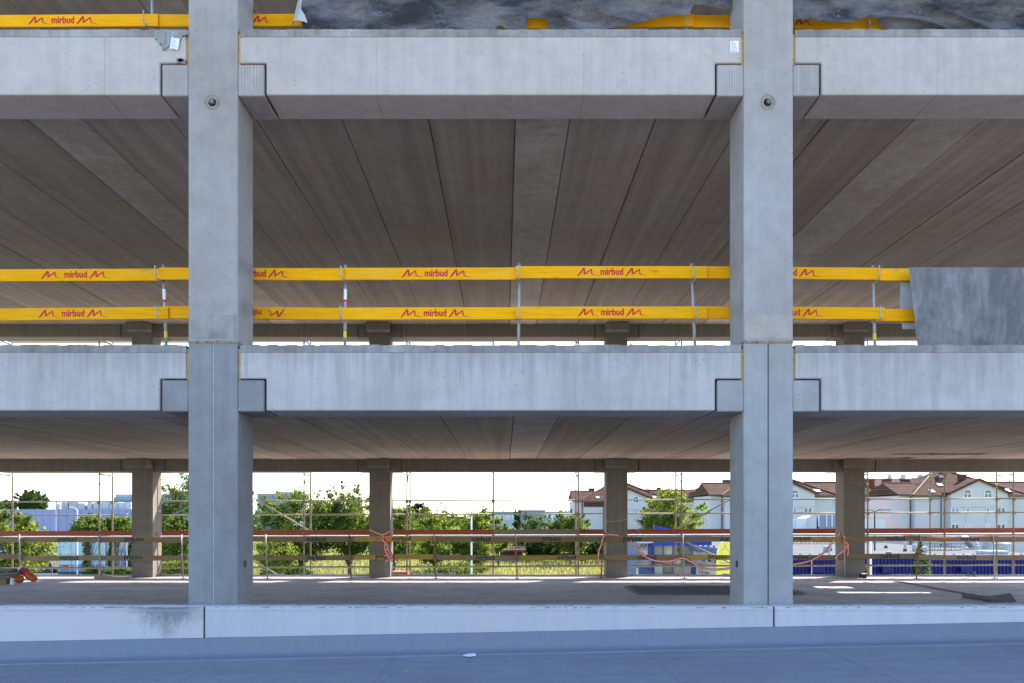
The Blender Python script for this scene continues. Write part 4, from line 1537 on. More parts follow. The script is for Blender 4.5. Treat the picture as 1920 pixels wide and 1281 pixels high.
def apartment(cpx, Y, label, wing_band=False):
    """hip-roofed block with a projecting gable; proportions taken at Y = 130 around the gable axis px 1823"""
    x_ = WX(cpx, Y)
    k = 130 / F               # metres per reference pixel
    def X(p):
        return x_ + (p - 1823) * k
    def Z(p):
        return EYE + (CY - p) * k
    t = thing('apartment_house', label, 'house', (x_, Y, GZ), 'white apartment houses with tiled hip roofs')
    # main wall
    MB().box(X(1716), X(1920), Y, Y + 15.4, GZ, Z(930)).build('wall', M_render, t)
    # wings
    MB().box(X(1692), X(1715.9), Y + 1.2, Y + 13, GZ, Z(929)).build('wall', M_render, t)
    MB().box(X(1920.1), X(1975), Y + 1.2, Y + 13, GZ, Z(928)).build('wall', M_render, t)
    # main hip roof
    o = 6
    ze, zr = Z(929), EYE + (CY - 884) * k * 1.06
    ya, yb, ym = Y - .6, Y + 16, Y + 7.8
    xl, xr, a, b = X(1716) - .7, X(1920) + .7, X(1799), X(1826)
    mb = MB()
    mb.add([(xl, ya, ze), (xr, ya, ze), (xr, yb, ze), (xl, yb, ze), (a, ym, zr), (b, ym, zr)], [(0, 1, 5, 4), (1, 2, 5), (2, 3, 4, 5), (3, 0, 4), (3, 2, 1, 0)])
    rf = mb.build('roof', M_tile, t)
    MB().tube((a, ym, zr + .05), (xl, ya, ze + .05), .14, 6).tube((b, ym, zr + .05), (xr, ya, ze + .05), .14, 6).tube((a, ym, zr + .05), (b, ym, zr + .05), .14, 6).build('ridge_tiles', M_fascia, rf)
    gx0, gx1 = X(1772), X(1878)
    MB().box(xl, gx0 - .05, ya - .14, ya - .01, ze - .22, ze - .02).build('gutter', M_gutter, rf)
    MB().box(gx1 + .05, xr, ya - .14, ya - .01, ze - .22, ze - .02).build('gutter', M_gutter, rf)
    if wing_band:
        MB().box(xl + .7, gx0 - .05, Y - .12, Y - .01, ze - 1.35, ze - .35).build('band', M_fascia, t)
        MB().box(gx1 + .05, xr - .7, Y - .12, Y - .01, ze - 1.35, ze - .35).build('band', M_fascia, t)
    # wing roofs (ridge along x)
    for (p0, p1, pr, pe) in ((1688, 1745, 906, 927), (1890, 1980, 904, 928)):
        zr_, ze_ = EYE + (CY - pr) * k * 1.045, Z(pe)
        y0_, y1_, ym_ = Y + .7, Y + 13.5, Y + 6.2
        mb = MB().prism([(y0_, ze_), (ym_, zr_), (y1_, ze_)], X(p0), X(p1), 'x')
        w_ = mb.build('roof', M_tile, t)
        MB().tube((X(p0), ym_, zr_ + .04), (X(p1), ym_, zr_ + .04), .14, 6).build('ridge_tiles', M_fascia, w_)
        MB().box(X(p0), X(p1), y0_ - .14, y0_ - .01, ze_ - .2, ze_).build('gutter', M_gutter, w_)
    # projecting gable
    mb = MB()
    yg = Y - 1.6
    gable_front(mb, gx0, gx1, X(1823), GZ, Z(924), Z(924), Z(900), yg, Y - .01)
    mb.prism([(gx0, Z(924) + .01), (gx1, Z(924) + .01), (X(1823), Z(900))], Y, Y + 6.5, 'y')
    mb.build('wall', M_render, t)
    # gable roof slabs
    th = .28
    for s_, p1, pe in ((-1, 1772, 923.5), (1, 1878, 923.5)):
        xa_, za_ = X(1823), Z(897.5)
        xe_, zee = X(p1) + s_ * .5, Z(pe) - .1
        mb = MB().prism([(xa_, za_), (xe_, zee), (xe_, zee - th), (xa_, za_ - th)], yg - .35, Y + 6.5, 'y')
        g_ = mb.build('roof', M_tile, t)
        MB().prism([(xa_, za_ + .02), (xe_, zee + .02), (xe_, zee - th - .12), (xa_, za_ - th - .12)], yg - .42, yg - .355, 'y').build('verge_board', M_fascia, g_)
    # gable belt: projecting upper storeys over recessed bays
    MB().box(gx0 + .02, gx1 - .02, yg - .16, yg - .005, Z(951), Z(936)).build('belt', M_render, t)
    for c in (1803, 1841):
        window(t, X(c - 6.3), X(c + 6.3), Z(933.5), Z(926.5), yg, 2, True)
    for row in (953.2, 983.5):
        for c, w, n, pm in ((1780, 6.2, 2, M_pane_blue), (1803.5, 2.5, 1, M_pane_blue), (1840.5, 2.5, 1, M_pane_blue), (1865, 7, 2, M_pane)):
            window(t, X(c - w), X(c + w), Z(row + 7.6), Z(row), yg, n, False, pm if row < 960 else M_pane)
    for c in (1803.5, 1840.5):
        MB().box(X(c - 3.2), X(c + 3.2), yg - .06, yg - .004, GZ + 1, Z(963.5)).build('pilaster', M_render, t)
    # downpipes
    for c, yy in ((1713, Y + 1.05), (1764, Y - .12), (1882, Y - .12)):
        MB().tube((X(c), yy, GZ), (X(c), yy, Z(931)), .075, 6).build('downpipe', M_gutter, t)
    # skylights lying on the front slope
    sl = (zr - ze) / (ym - ya)
    nrm = Vector((0, -sl, 1)).normalized()
    for px, py, w in ((1800, 895, 4.5), (1780, 910, 5.5), (1751, 922, 5), (1893, 921, 6.5)):
        # where the ray through this pixel meets the slope
        num = None
        for q in range(0, 200):
            yy = ya + (ym - ya) * q / 200
            zz = ze + sl * (yy - ya)
            if EYE + (CY - py) * k * yy / Y <= zz:
                num = (yy, zz)
                break
        if not num:
            continue
        yy, zz = num
        hw = w * k
        L = .5
        dy_ = L / math.hypot(1, sl)
        off = nrm * .12
        p = [Vector((X(px) - hw, yy - dy_, zz - dy_ * sl)), Vector((X(px) + hw, yy - dy_, zz - dy_ * sl)), Vector((X(px) + hw, yy + dy_, zz + dy_ * sl)), Vector((X(px) - hw, yy + dy_, zz + dy_ * sl))]
        mb = MB().add([q - off for q in p] + [q + off for q in p], [(3, 2, 1, 0), (4, 5, 6, 7), (0, 1, 5, 4), (1, 2, 6, 5), (2, 3, 7, 6), (3, 0, 4, 7)])
        s_ = mb.build('skylight', M_gutter, rf)
        o2 = nrm * .135
        MB().add([q * .86 + (p[0] + p[2]) * .07 + o2 for q in p], [(0, 1, 2, 3)]).build('skylight_pane', M_sky_pane, s_)
    chimney(rf, X(1803), X(1813), Y + 6, zr - 1.6, zr + .55)
    chimney(rf, X(1815), X(1827), Y + 2.2, Z(900), Z(889.5))
    chimney(rf, X(1866), X(1874), Y + 9, Z(905), Z(896))
    chimney(t, X(1738), X(1753), Y + 8, Z(918), Z(896.5))
    chimney(t, X(1885), X(1896), Y + 9, Z(912), Z(898.5))
    MB().tube((X(1809), Y + 6.4, zr + .7), (X(1809), Y + 6.4, zr + 2.0), .05, 5).build('aerial', M_gutter, rf)
    return t


apartment(1823, 130, 'white apartment house with arched gable windows at far right beyond the scaffold')
apartment(1466, 131, 'white apartment house partly hidden behind the right front column')
apartment(1176, 171, 'white apartment house with red-brown band behind the third rear column', True)


def gable_house(name, label, px0, px1, pa, ye, ya_, Y, depth, mat, win=(), chims=(), ridge='y', cm=None, group=None, wallm=None):
    x0, x1 = WX(px0, Y), WX(px1, Y)
    ze, za = WZ(ye, Y), WZ(ya_, Y)
    t = thing(name, label, 'house', ((x0 + x1) / 2, Y, GZ), group)
    wallm = wallm or M_render
    if ridge == 'y':
        xa = WX(pa, Y)
        mb = MB()
        gable_front(mb, x0, x1, xa, GZ, ze, ze, za, Y, Y + depth)
        mb.build('wall', wallm, t)
        for s_, xe in ((-1, x0 - .5), (1, x1 + .5)):
            g_ = MB().prism([(xa, za + .3), (xe, ze - .1), (xe, ze - .35), (xa, za + .03)], Y - .4, Y + depth + .3, 'y').build('roof', mat, t)
            MB().prism([(xa, za + .32), (xe, ze - .08), (xe, ze - .5), (xa, za - .1)], Y - .47, Y - .405, 'y').build('verge_board', M_fascia, g_)
    else:
        MB().box(x0, x1, Y, Y + depth, GZ, ze).build('wall', wallm, t)
        zr = EYE + (CY - ya_) * (Y + depth / 2) / F
        g_ = MB().prism([(Y - .6, ze + .002), (Y + depth / 2, zr), (Y + depth + .6, ze + .002)], x0 - .5, x1 + .5, 'x').build('roof', mat, t)
        MB().box(x0 - .5, x1 + .5, Y - .75, Y - .61, ze - .2, ze).build('gutter', M_gutter, g_)
        MB().box(x0, x1, Y - .08, Y - .002, ze - 1.3, ze - .3).build('band', M_fascia, t)
    for (a, b, c, d, n, ar) in win:
        window(t, WX(a, Y), WX(b, Y), WZ(d, Y), WZ(c, Y), Y, n, ar)
    for (a, b, c, d, m) in chims:
        yc_ = Y + depth * .45
        chimney(t, WX(a, yc_), WX(b, yc_), yc_, WZ(d, yc_), WZ(c, yc_), m)
    return t


M_chim_white = M_render
gable_house('gabled_house', 'shaded white gable house with clustered brick chimneys right of fourth rear column', 1648, 1700, 1679, 935, 919, 150, 14, M_tile,
            win=((1660.5, 1670.5, 937, 943, 2, True), (1682, 1692, 937, 943, 2, True), (1684, 1691, 956, 964, 1, False)))
gable_house('gabled_house', 'low brown roofed house with brick chimneys and red band behind fourth rear column', 1590, 1650, 0, 941, 906, 158, 16, M_tile, ridge='x',
            chims=((1626, 1640, 900, 920, None), (1657, 1672, 900, 922, None), (1621, 1627, 908, 925, None)))
gable_house('gabled_house', 'narrow white gable house right of the bright tree', 1313, 1336, 1322, 936, 922, 150, 12, M_tile, win=((1318, 1320.5, 937, 941, 1, False), (1323, 1325.5, 937, 941, 1, False)))
gable_house('gabled_house', 'brown roofed white house close left of the right front column', 1334, 1372, 0, 939, 921, 152, 12, M_tile, ridge='x', win=((1345, 1353, 958, 972, 1, False),))
gable_house('row_house', 'distant red tiled row house with dark chimneys above the bright tree', 1180, 1372, 0, 927, 917.5, 250, 12, M_tile_red, ridge='x',
            chims=((1232, 1239, 914.5, 920, M_brick), (1252, 1255, 918, 923, M_gutter), (1277, 1281, 918, 924, M_gutter), (1296, 1304, 918, 927, M_gutter), (1306, 1312, 916, 923, M_gutter), (1318, 1322, 913, 920, M_gutter), (1350, 1354, 914, 921, M_gutter)))
gable_house('row_house', 'distant pale red row house with white chimneys right of fourth rear column', 1640, 1800, 0, 912, 896.5, 240, 14, M_tile_pale, ridge='x',
            chims=((1667, 1672, 891, 900, M_chim_white), (1691, 1698, 890, 906, M_chim_white), (1722, 1730, 890, 906, M_chim_white), (1712, 1720, 897, 907, M_chim_white)))
gable_house('garden_shed', 'small brown roofed shed standing before the dark hedge', 938, 980, 0, 1031, 1022.5, 116, 5, M_tile, ridge='x', wallm=M_grey_wall)

# plant room row in front of the white house left of column four
Y = 96
t = thing('plant_room', 'grey metal cabinets and sloped-roof shed left of the fourth rear column', 'shed', (WX(1545, Y), Y, GZ))
MB().box(WX(1536, Y), WX(1600, Y), Y, Y + 3, GZ, WZ(966, Y)).build('cabinet_body', M_grey_wall, t)
for c in (1535, 1550, 1560, 1575):
    MB().box(WX(c - .8, Y), WX(c + .8, Y), Y - .05, Y - .004, WZ(988, Y), WZ(966, Y)).build('door_frame', M_frame, t)
MB().prism([(WX(1511, Y), GZ), (WX(1531, Y), GZ), (WX(1531, Y), WZ(967, Y)), (WX(1522, Y), WZ(967, Y)), (WX(1511, Y), WZ(972.5, Y))], Y, Y + 3, 'y').build('shed_body', M_render, t)
n = 10
mb = MB()
for k in range(n):
    q0, q1 = math.pi * k / n, math.pi * (k + 1) / n
    cx_ = WX(1495, Y)
    r_ = 1.1
    mb.add([(cx_ - r_ * math.cos(q0), Y - r_ * math.sin(q0) * .6, GZ), (cx_ - r_ * math.cos(q1), Y - r_ * math.sin(q1) * .6, GZ),
            (cx_ - r_ * math.cos(q1), Y - r_ * math.sin(q1) * .6, WZ(973, Y)), (cx_ - r_ * math.cos(q0), Y - r_ * math.sin(q0) * .6, WZ(973, Y))], [(0, 1, 2, 3)])
mb.build('curved_glass', M_sky_pane, t)
Y = 98
t = thing('glass_shelter', 'pale blue glass shelter in front of the shaded gable house', 'shelter', (WX(1642, Y), Y, GZ))
for a, b in ((1610, 1634), (1634.5, 1646), (1646.5, 1660)):
    MB().box(WX(a, Y), WX(b, Y), Y, Y + .06, GZ, WZ(972, Y)).build('glass_panel', M_sky_pane, t)
MB().box(WX(1610, Y), WX(1661, Y), Y - .1, Y + 2, WZ(971.8, Y), WZ(970.8, Y)).build('roof', M_steel, t)

# cobalt warehouse
Y = 60.0
zt = WZ(1043, Y)
x0, x1 = WX(1395, Y), WX(2010, Y)
t = thing('warehouse', 'long low cobalt blue corrugated warehouse with flat beige roof at right', 'warehouse', ((x0 + x1) / 2, Y, GZ))
MB().box(x0, x1, Y + .08, Y + 52, GZ, zt - .06).build('wall', M_cobalt, t)
mb = MB()
n = int((x1 - x0) / .27)
for i in range(n):
    a = x0 + i * .27
    mb.prism([(a, Y + .085), (a + .04, Y), (a + .15, Y), (a + .19, Y + .085)], GZ, zt - .07, 'z')
mb.build('corrugation', M_cobalt, t)
MB().box(x0, x1, Y + .3, Y + 52, zt - .055, zt).build('roof', M_roof_flat, t)
MB().box(x0 - .05, x1 + .05, Y - .06, Y + .29, zt - .06, zt + .10).build('parapet_cap', M_shop_frame, t)
for px in (1530, 1806, 1660):
    MB().box(WX(px, Y) - .42, WX(px, Y) + .42, Y - .5, Y - .02, WZ(1073, Y), WZ(1059, Y)).build('wall_box', M_cobalt, t)
mb = MB()
for px in range(1500, 1930, 18):
    mb.box(WX(px, Y + .6) - .06, WX(px, Y + .6) + .06, Y + .5, Y + .62, zt + .001, zt + .16)
mb.build('roof_studs', M_gutter, t)


def on_roof(px, py):
    """a point of the warehouse roof seen at the pixel"""
    d = (EYE - zt) * F / (py - CY)
    return WX(px, d), d


def rx(px, Y_):
    return WX(px, Y_)


# ducts and units on the warehouse roof
def duct_run(label, px0, px1, py_b, h_px, nm='air_duct', mat=None, legs=6, d=1.2, box=True):
    xa, Ya = on_roof(px0, py_b)
    xb = WX(px1, Ya)
    k = Ya / F
    t = thing(nm, label, 'air duct', ((xa + xb) / 2, Ya, zt), 'ducts on the warehouse roof')
    leg_h = h_px * .45 * k
    h = h_px * .55 * k
    if box:
        nseg = max(2, int((xb - xa) / 1.6))
        for i in range(nseg):
            a, b = xa + (xb - xa) * i / nseg, xa + (xb - xa) * (i + 1) / nseg
            MB().box(a + .02, b - .02, Ya, Ya + d, zt + leg_h, zt + leg_h + h).build('duct_section', mat or M_duct, t, bevel=.05)
    for i in range(legs):
        x = xa + (xb - xa) * (i + .3) / legs
        mb = MB()
        for yy in (Ya + .05, Ya + d - .05):
            mb.tube((x, yy, zt), (x, yy, zt + leg_h), .035, 5)
        mb.tube((x, Ya + .05, zt + leg_h * .5), (x, Ya + d - .05, zt + leg_h * .5), .03, 5)
        mb.build('leg', M_steel, t)
    return t


duct_run('long grey duct on legs at the back of the warehouse roof, left part', 1490, 1582, 1020, 14)
duct_run('long silver duct on legs right of the spruce on the warehouse roof', 1735, 1810, 1032, 26, legs=7, d=1.6)
duct_run('low grey duct on legs right of the fourth rear column on the warehouse roof', 1622, 1700, 1018, 13, legs=5)
duct_run('wide silver duct far back on the warehouse roof at right', 1745, 1850, 1016, 12, legs=4)
# big curved duct elbow
xa, Ya = on_roof(1822, 1030)
k = Ya / F
t = thing('duct_elbow', 'big silver duct elbow bending down to the warehouse roof', 'air duct', (xa, Ya, zt), 'ducts on the warehouse roof')
pts = []
for i in range(8):
    q = math.pi / 2 * i / 7
    pts.append((xa - 20 * k + 24 * k * math.sin(q), Ya, zt + 2 * k + 16 * k * math.cos(q)))
for i in range(7):
    MB().tube(pts[i], pts[i + 1], 7 * k + .02 * i, 12, r1=7 * k + .02 * i + .05).build('elbow_segment', M_duct, t)
MB().box(xa - 4 * k, xa + 16 * k, Ya - .3, Ya + .9, zt + .001, zt + 2.2 * k).build('curb', M_steel, t)
for px, py, w, h, lab in ((1852, 1030, 10, 20, 'white round roof fan beside the big silver duct elbow'), (1880, 1034, 13, 18, 'white round roof fan at the far right of the warehouse roof')):
    xa, Ya = on_roof(px, py)
    k = Ya / F
    t = thing('roof_fan', lab, 'roof fan', (xa, Ya, zt), 'round fans on the warehouse roof')
    MB().tube((xa, Ya, zt), (xa, Ya, zt + h * k * .8), w * k, 14).build('fan_drum', M_unit, t, smooth=False)
    MB().tube((xa, Ya, zt + h * k * .8 + .002), (xa, Ya, zt + h * k), w * k * 1.08, 14, r1=w * k * .7).build('fan_hood', M_duct, t)
for px, py, w, h, lab in ((1717, 1034, 4.5, 14, 'white box unit behind the left of the spruce top'), (1733, 1036, 7, 11, 'white box unit right of the spruce top'), (1870, 1041, 22, 8, 'low white domed unit near the front edge of the warehouse roof'), (1552, 1036, 6, 12, 'small white box unit left of the fourth rear column'), (1668, 1038, 5, 4, 'tiny grey box on the warehouse roof behind the white pole')):
    xa, Ya = on_roof(px, py)
    k = Ya / F
    t = thing('roof_unit', lab, 'roof unit', (xa, Ya, zt), 'white units on the warehouse roof')
    MB().box(xa - w * k, xa + w * k, Ya, Ya + w * k * 1.5, zt + .001, zt + h * k).build('casing', M_unit, t, bevel=.06)
    MB().box(xa - w * k * .8, xa + w * k * .8, Ya - .04, Ya - .002, zt + .15, zt + h * k * .6).build('grille', M_steel, t)
for px, py, h, lab in ((1697, 1034, 17, 'white vent pipe left of the spruce on the warehouse roof'), (1661, 1028, 7, 'short white vent pipe beside the white pole'), (1557, 1033, 10, 'white vent pipe by the sagging tape')):
    xa, Ya = on_roof(px, py)
    k = Ya / F
    t = thing('vent_pipe', lab, 'vent pipe', (xa, Ya, zt), 'vent pipes on the warehouse roof')
    MB().tube((xa, Ya, zt), (xa, Ya, zt + h * k), .12, 8).build('pipe', M_unit, t)
    MB().tube((xa, Ya, zt), (xa, Ya, zt + .2), .16, 8).build('collar', M_gutter, t)

# shop
Y = 55.0
k = Y / F
t = thing('shop', 'small blue shop with glazed front and printed banners under the scaffold', 'shop', (WX(1260, Y), Y, GZ))
zs = WZ(1016, Y)
MB().box(WX(1196, Y), WX(1283, Y), Y + .1, Y + 9, GZ, zs - .05).build('wall', M_shop_frame, t)
mb = MB().prism([(WX(1223, Y), WZ(1022, Y)), (WX(1331, Y), WZ(1022, Y)), (WX(1331, Y), WZ(1004, Y)), (WX(1266, Y), WZ(994, Y)), (WX(1224, Y), WZ(985, Y))], Y - .5, Y - .2, 'y')
fz = mb.build('fascia', M_shop_blue, t)
mb = MB()
for i in range(14):
    a = 1225 + i * 3
    mb.box(WX(a, Y), WX(a + 1.2, Y), Y - .54, Y - .502, WZ(1004, Y), WZ(989 + i * .75, Y))
mb.build('fascia_ribs', M_shop_blue, fz)
wnd = MB()
for c in (1226, 1243.5, 1261, 1279, 1296):
    wnd.box(WX(c - .9, Y), WX(c + .9, Y), Y - .12, Y + .06, WZ(1079, Y), WZ(1022.3, Y))
for r_ in (1022.8, 1040.5, 1057.5, 1077.5):
    wnd.box(WX(1226, Y), WX(1296, Y), Y - .10, Y + .05, WZ(r_ + .7, Y), WZ(r_ - .7, Y))
w_ = wnd.build('window', M_shop_frame, t)
M_shopglass = glassy('shop_glass', (0.30, 0.31, 0.24), .03)
M_shopglass2 = glassy('shop_glass_dark', (0.10, 0.13, 0.09), .03)
M_shopglass3 = glassy('shop_glass_pale', (0.48, 0.47, 0.36), .03)
for i, (a, b) in enumerate(((1226.9, 1242.6), (1244.4, 1260.1), (1261.9, 1278.1), (1279.9, 1295.1))):
    for j, (c, d) in enumerate(((1023.5, 1039.8), (1041.2, 1056.8), (1058.2, 1076.8))):
        MB().box(WX(a, Y), WX(b, Y), Y - .03, Y, WZ(d, Y), WZ(c, Y)).build('pane', (M_shopglass, M_shopglass3, M_shopglass2)[(i + j * 2) % 3], w_)
MB().box(WX(1197, Y), WX(1222, Y), Y - .06, Y + .08, WZ(1060, Y), WZ(1017, Y)).build('banner', M_banner, t)
MB().box(WX(1214, Y), WX(1222, Y), Y - .07, Y - .061, WZ(1050, Y), WZ(1019, Y)).build('banner_strip', M_banner_navy, t)
MB().prism([(WX(1197, Y), GZ), (WX(1226, Y), GZ), (WX(1226, Y), WZ(1072, Y)), (WX(1197, Y), WZ(1063, Y))], Y - .3, Y - .07, 'y').build('base_panel', M_shop_frame, t)
for i in range(3):
    a = 1202 + i * 8
    MB().prism([(WX(a, Y), WZ(1020, Y)), (WX(a + 1.5, Y), WZ(1020, Y)), (WX(a - .5, Y), WZ(1024, Y)), (WX(a - 2, Y), WZ(1024, Y))], Y - .3, Y - .075, 'y').build('banner_tie', M_black, t)
# angled banner wall
A0, A1 = Vector((WX(1297, 55), 55, 0)), Vector((WX(1440, 44), 44, 0))
d = (A1 - A0).normalized()
nv = Vector((d.y, -d.x, 0))
if nv.y > 0:
    nv = -nv
L = (A1 - A0).length


def wallbox(mb, u0, u1, z0, z1, o0, o1):
    vs = []
    for z in (z0, z1):
        for u, o in ((u0, o0), (u1, o0), (u1, o1), (u0, o1)):
            p = A0 + d * u + nv * o
            vs.append((p.x, p.y, z))
    return mb.add(vs, [(0, 1, 2, 3), (7, 6, 5, 4), (4, 5, 1, 0), (5, 6, 2, 1), (6, 7, 3, 2), (7, 4, 0, 3)])


zw = WZ(1024, 55)
b1, b2 = A0 + Vector((0, 26, 0)), A1 + Vector((6, 30, 0))
mb = MB()
mb.add([(A0.x, A0.y, zw), (A1.x, A1.y, zw), (b2.x, b2.y, zw), (b1.x, b1.y, zw), (A0.x, A0.y, GZ), (A1.x, A1.y, GZ), (b2.x, b2.y, GZ), (b1.x, b1.y, GZ)],
       [(0, 1, 2, 3), (7, 6, 5, 4), (4, 5, 1, 0), (5, 6, 2, 1), (6, 7, 3, 2), (7, 4, 0, 3)])
mb.build('wing', M_roof_flat, t)
wallbox(MB(), 0, L, zw - .28, zw + .06, .01, .2).build('wing_fascia', M_shop_frame, t)
wallbox(MB(), .05, L, GZ, zw - .32, .01, .06).build('wing_banner', M_banner, t)
wallbox(MB(), 1.0, L * .62, GZ, WZ(1060, 53), .065, .09).build('banner_field', M_banner_y, t)
wallbox(MB(), .1, .95, GZ, WZ(1058, 54), .065, .09).build('banner_field', M_banner_navy, t)
for i in range(12):
    wallbox(MB(), .3 + i * .9, .3 + i * .9 + .12, zw + .065, zw + .16, .03, .12).build('fascia_clip', M_black, t)
    p = MB()
    u = .5 + i * 1.0
    vs = []
    for z, du in ((zw - .9, -.25), (zw - .55, 0)):
        for uu, o in ((u + du, .07), (u + du + .14, .07), (u + du + .14, .2), (u + du, .2)):
            q = A0 + d * uu + nv * o
            vs.append((q.x, q.y, z))
    p.add(vs, [(0, 1, 2, 3), (7, 6, 5, 4), (4, 5, 1, 0), (5, 6, 2, 1), (6, 7, 3, 2), (7, 4, 0, 3)]).build('banner_tie', M_black, t)
me = text_mesh('Twój nowy', .40, .01, M_banner_navy)
o = put('lettering', me, t, (0, 0, 0))
u = 2.35
p = A0 + d * u + nv * .10
o.location = Vector((p.x, p.y, WZ(1073, p.y))) - ORG[t.name]
o.rotation_euler = (0, 0, math.atan2(d.y, d.x))
# lime green sign
Y = 43.0
k = Y / F
cx_ = WX(1359.5, Y)
t = thing('arched_sign', 'lime green arched totem sign with drop emblem left of right front column', 'sign', (cx_, Y, GZ))
hw = 14.5 * k
zsp, zap = WZ(1050, Y), WZ(1015, Y)
arc = [(cx_ - hw * 1.02, GZ)] + [(cx_ - hw * math.cos(math.pi * q / 16), zsp + (zap - zsp) * math.sin(math.pi * q / 16) ** .9) for q in range(17)] + [(cx_ + hw * 1.02, GZ)]
MB().prism(arc, Y, Y + .25, 'y').build('sign_body', M_lime, t)
mb = MB()
for q in range(12):
    q0, q1 = math.pi * q / 12, math.pi * (q + 1) / 12
    r_ = 8.0 * k
    zc_ = WZ(1038, Y)
    mb.prism([(cx_ + r_ * math.cos(q0), zc_ + 1.25 * r_ * math.sin(q0)), (cx_ + (r_ - .03) * math.cos(q0), zc_ + 1.25 * (r_ - .03) * math.sin(q0)),
              (cx_ + (r_ - .03) * math.cos(q1), zc_ + 1.25 * (r_ - .03) * math.sin(q1)), (cx_ + r_ * math.cos(q1), zc_ + 1.25 * r_ * math.sin(q1))], Y - .004, Y - .001, 'y')
mb.box(cx_ - 1.0 * k, cx_ + 1.0 * k, Y - .004, Y - .001, WZ(1027, Y), WZ(1022, Y))
mb.box(cx_ - .4 * k, cx_ + .4 * k, Y - .004, Y - .001, WZ(1021.9, Y), WZ(1020.4, Y))
mb.build('emblem', M_ink, t)
for body, py in (('NIAWZA', 1056), ('AOMAL', 1068)):
    o = put('lettering', text_mesh(body, .19, .006, M_ink), t, (0, 0, 0))
    o.location = (0.05, -.003, WZ(py, Y) - GZ)
MB().box(cx_ - 5 * k, cx_ + 5 * k, Y - .004, Y - .001, WZ(1082, Y), WZ(1076, Y)).build('badge', M_shop_blue, t)
# blue skip and yellow cone-like marker beside the shop
Y = 54
t = thing('skip_container', 'low blue skip beside the shop front', 'skip', (WX(1200, Y), Y, GZ))
MB().prism([(WX(1170, Y), GZ), (WX(1226, Y), GZ), (WX(1224, Y), WZ(1078, Y)), (WX(1194, Y), WZ(1078, Y)), (WX(1178, Y), WZ(1073, Y)), (WX(1172, Y), WZ(1073, Y))], Y - 1.8, Y - .6, 'y').build('skip_body', M_cobalt, t)
MB().box(WX(1193, Y), WX(1225, Y), Y - 1.9, Y - 1.81, WZ(1081, Y), WZ(1075, Y)).build('skip_rim', M_grey_wall, t)
Y = 51
mb = MB().tube((WX(1195, Y), Y, GZ), (WX(1195, Y), Y, WZ(1066, Y)), .16, 10, r1=.06)
mono('marker_post', mb, M_banner_y, 'pale yellow tapering marker post by the blue skip', 'marker post', (WX(1195, Y), Y, GZ))

# left hall
Y = 100.0
k = Y / F
t = thing('exhibition_hall', 'long lavender blue hall with white and glass lower facade at left', 'hall', (WX(100, Y), Y, GZ))
zt_h = WZ(955, Y)
zm = WZ(1000, Y)
MB().box(WX(110, Y), WX(362, Y), Y + .2, Y + 12, GZ, zm).build('wall', M_render, t)
MB().box(WX(-330, 135), WX(110, 135), 135, 170, GZ, WZ(1004, 135)).build('wall', M_render, t)
MB().box(WX(110, Y) - .3, WX(362, Y), Y, Y + 12, zm + .01, zt_h).build('upper_wall', M_lavender, t)
MB().box(WX(-330, 135), WX(110, 135) - .3, 134.7, 170, WZ(1003.5, 135), WZ(955, 135)).build('upper_wall', M_lavender, t)
mb = MB()
for i in range(30):
    px = -100 + i * 14
    if px < 110:
        mb.box(WX(px, 135), WX(px + .5, 135), 134.66, 134.69, WZ(1003, 135), WZ(955.5, 135))
    else:
        mb.box(WX(px, Y), WX(px + .5, Y), Y - .04, Y - .01, zm + .03, zt_h - .05)
mb.build('panel_ribs', M_lavender, t)
for z_, m in ((1028, M_cyan), (1036, M_cyan), (1041, M_pane_blue)):
    MB().box(WX(-300, 135), WX(109.5, 135), 134.92, 134.99, WZ(z_ + 3.2, 135), WZ(z_, 135)).build('stripe', m, t)
for a, b, c, d_ in ((205, 420, 1030, 1037), (165, 205, 1034, 1041)):
    MB().box(WX(a, Y), WX(b, Y), Y + .1, Y + .19, WZ(d_, Y), WZ(c, Y)).build('stripe', M_cyan, t)
M_hallglass = glassy('hall_glass', (0.42, 0.60, 0.62), .08)
M_hallglass2 = glassy('hall_glass_blue', (0.20, 0.36, 0.55), .08)
mb = MB()
for px in (110, 130.5, 140, 160, 178, 196):
    mb.box(WX(px, Y), WX(px + 1.2, Y), Y - .02, Y + .19, WZ(1073, Y), WZ(1016, Y))
for py in (1036, 1057.5):
    mb.box(WX(110, Y), WX(197, Y), Y - .01, Y + .18, WZ(py + .6, Y), WZ(py - .6, Y))
gw = mb.build('glazing_frame', M_frame, t)
cols = [111.3, 130.4, 139.9, 159.9, 177.9, 195.9]
for i in range(5):
    a, b = cols[i] + (.1 if i == 0 else 1.4), cols[i + 1]
    for j, (c, d_) in enumerate(((1017, 1035.2), (1036.8, 1056.8), (1058.2, 1072))):
        MB().box(WX(a, Y), WX(b, Y), Y + .08, Y + .12, WZ(d_, Y), WZ(c, Y)).build('pane', M_hallglass if j < 2 else M_hallglass2, gw)
MB().box(WX(117, Y), WX(128, Y), Y + .05, Y + .075, WZ(1068, Y), WZ(1060, Y)).build('poster', M_tape_red, gw)
for a in (214, 226):
    MB().box(WX(a, Y), WX(a + 8, Y), Y + .05, Y + .19, WZ(1064, Y), WZ(1050, Y)).build('shutter', M_lavender, t)
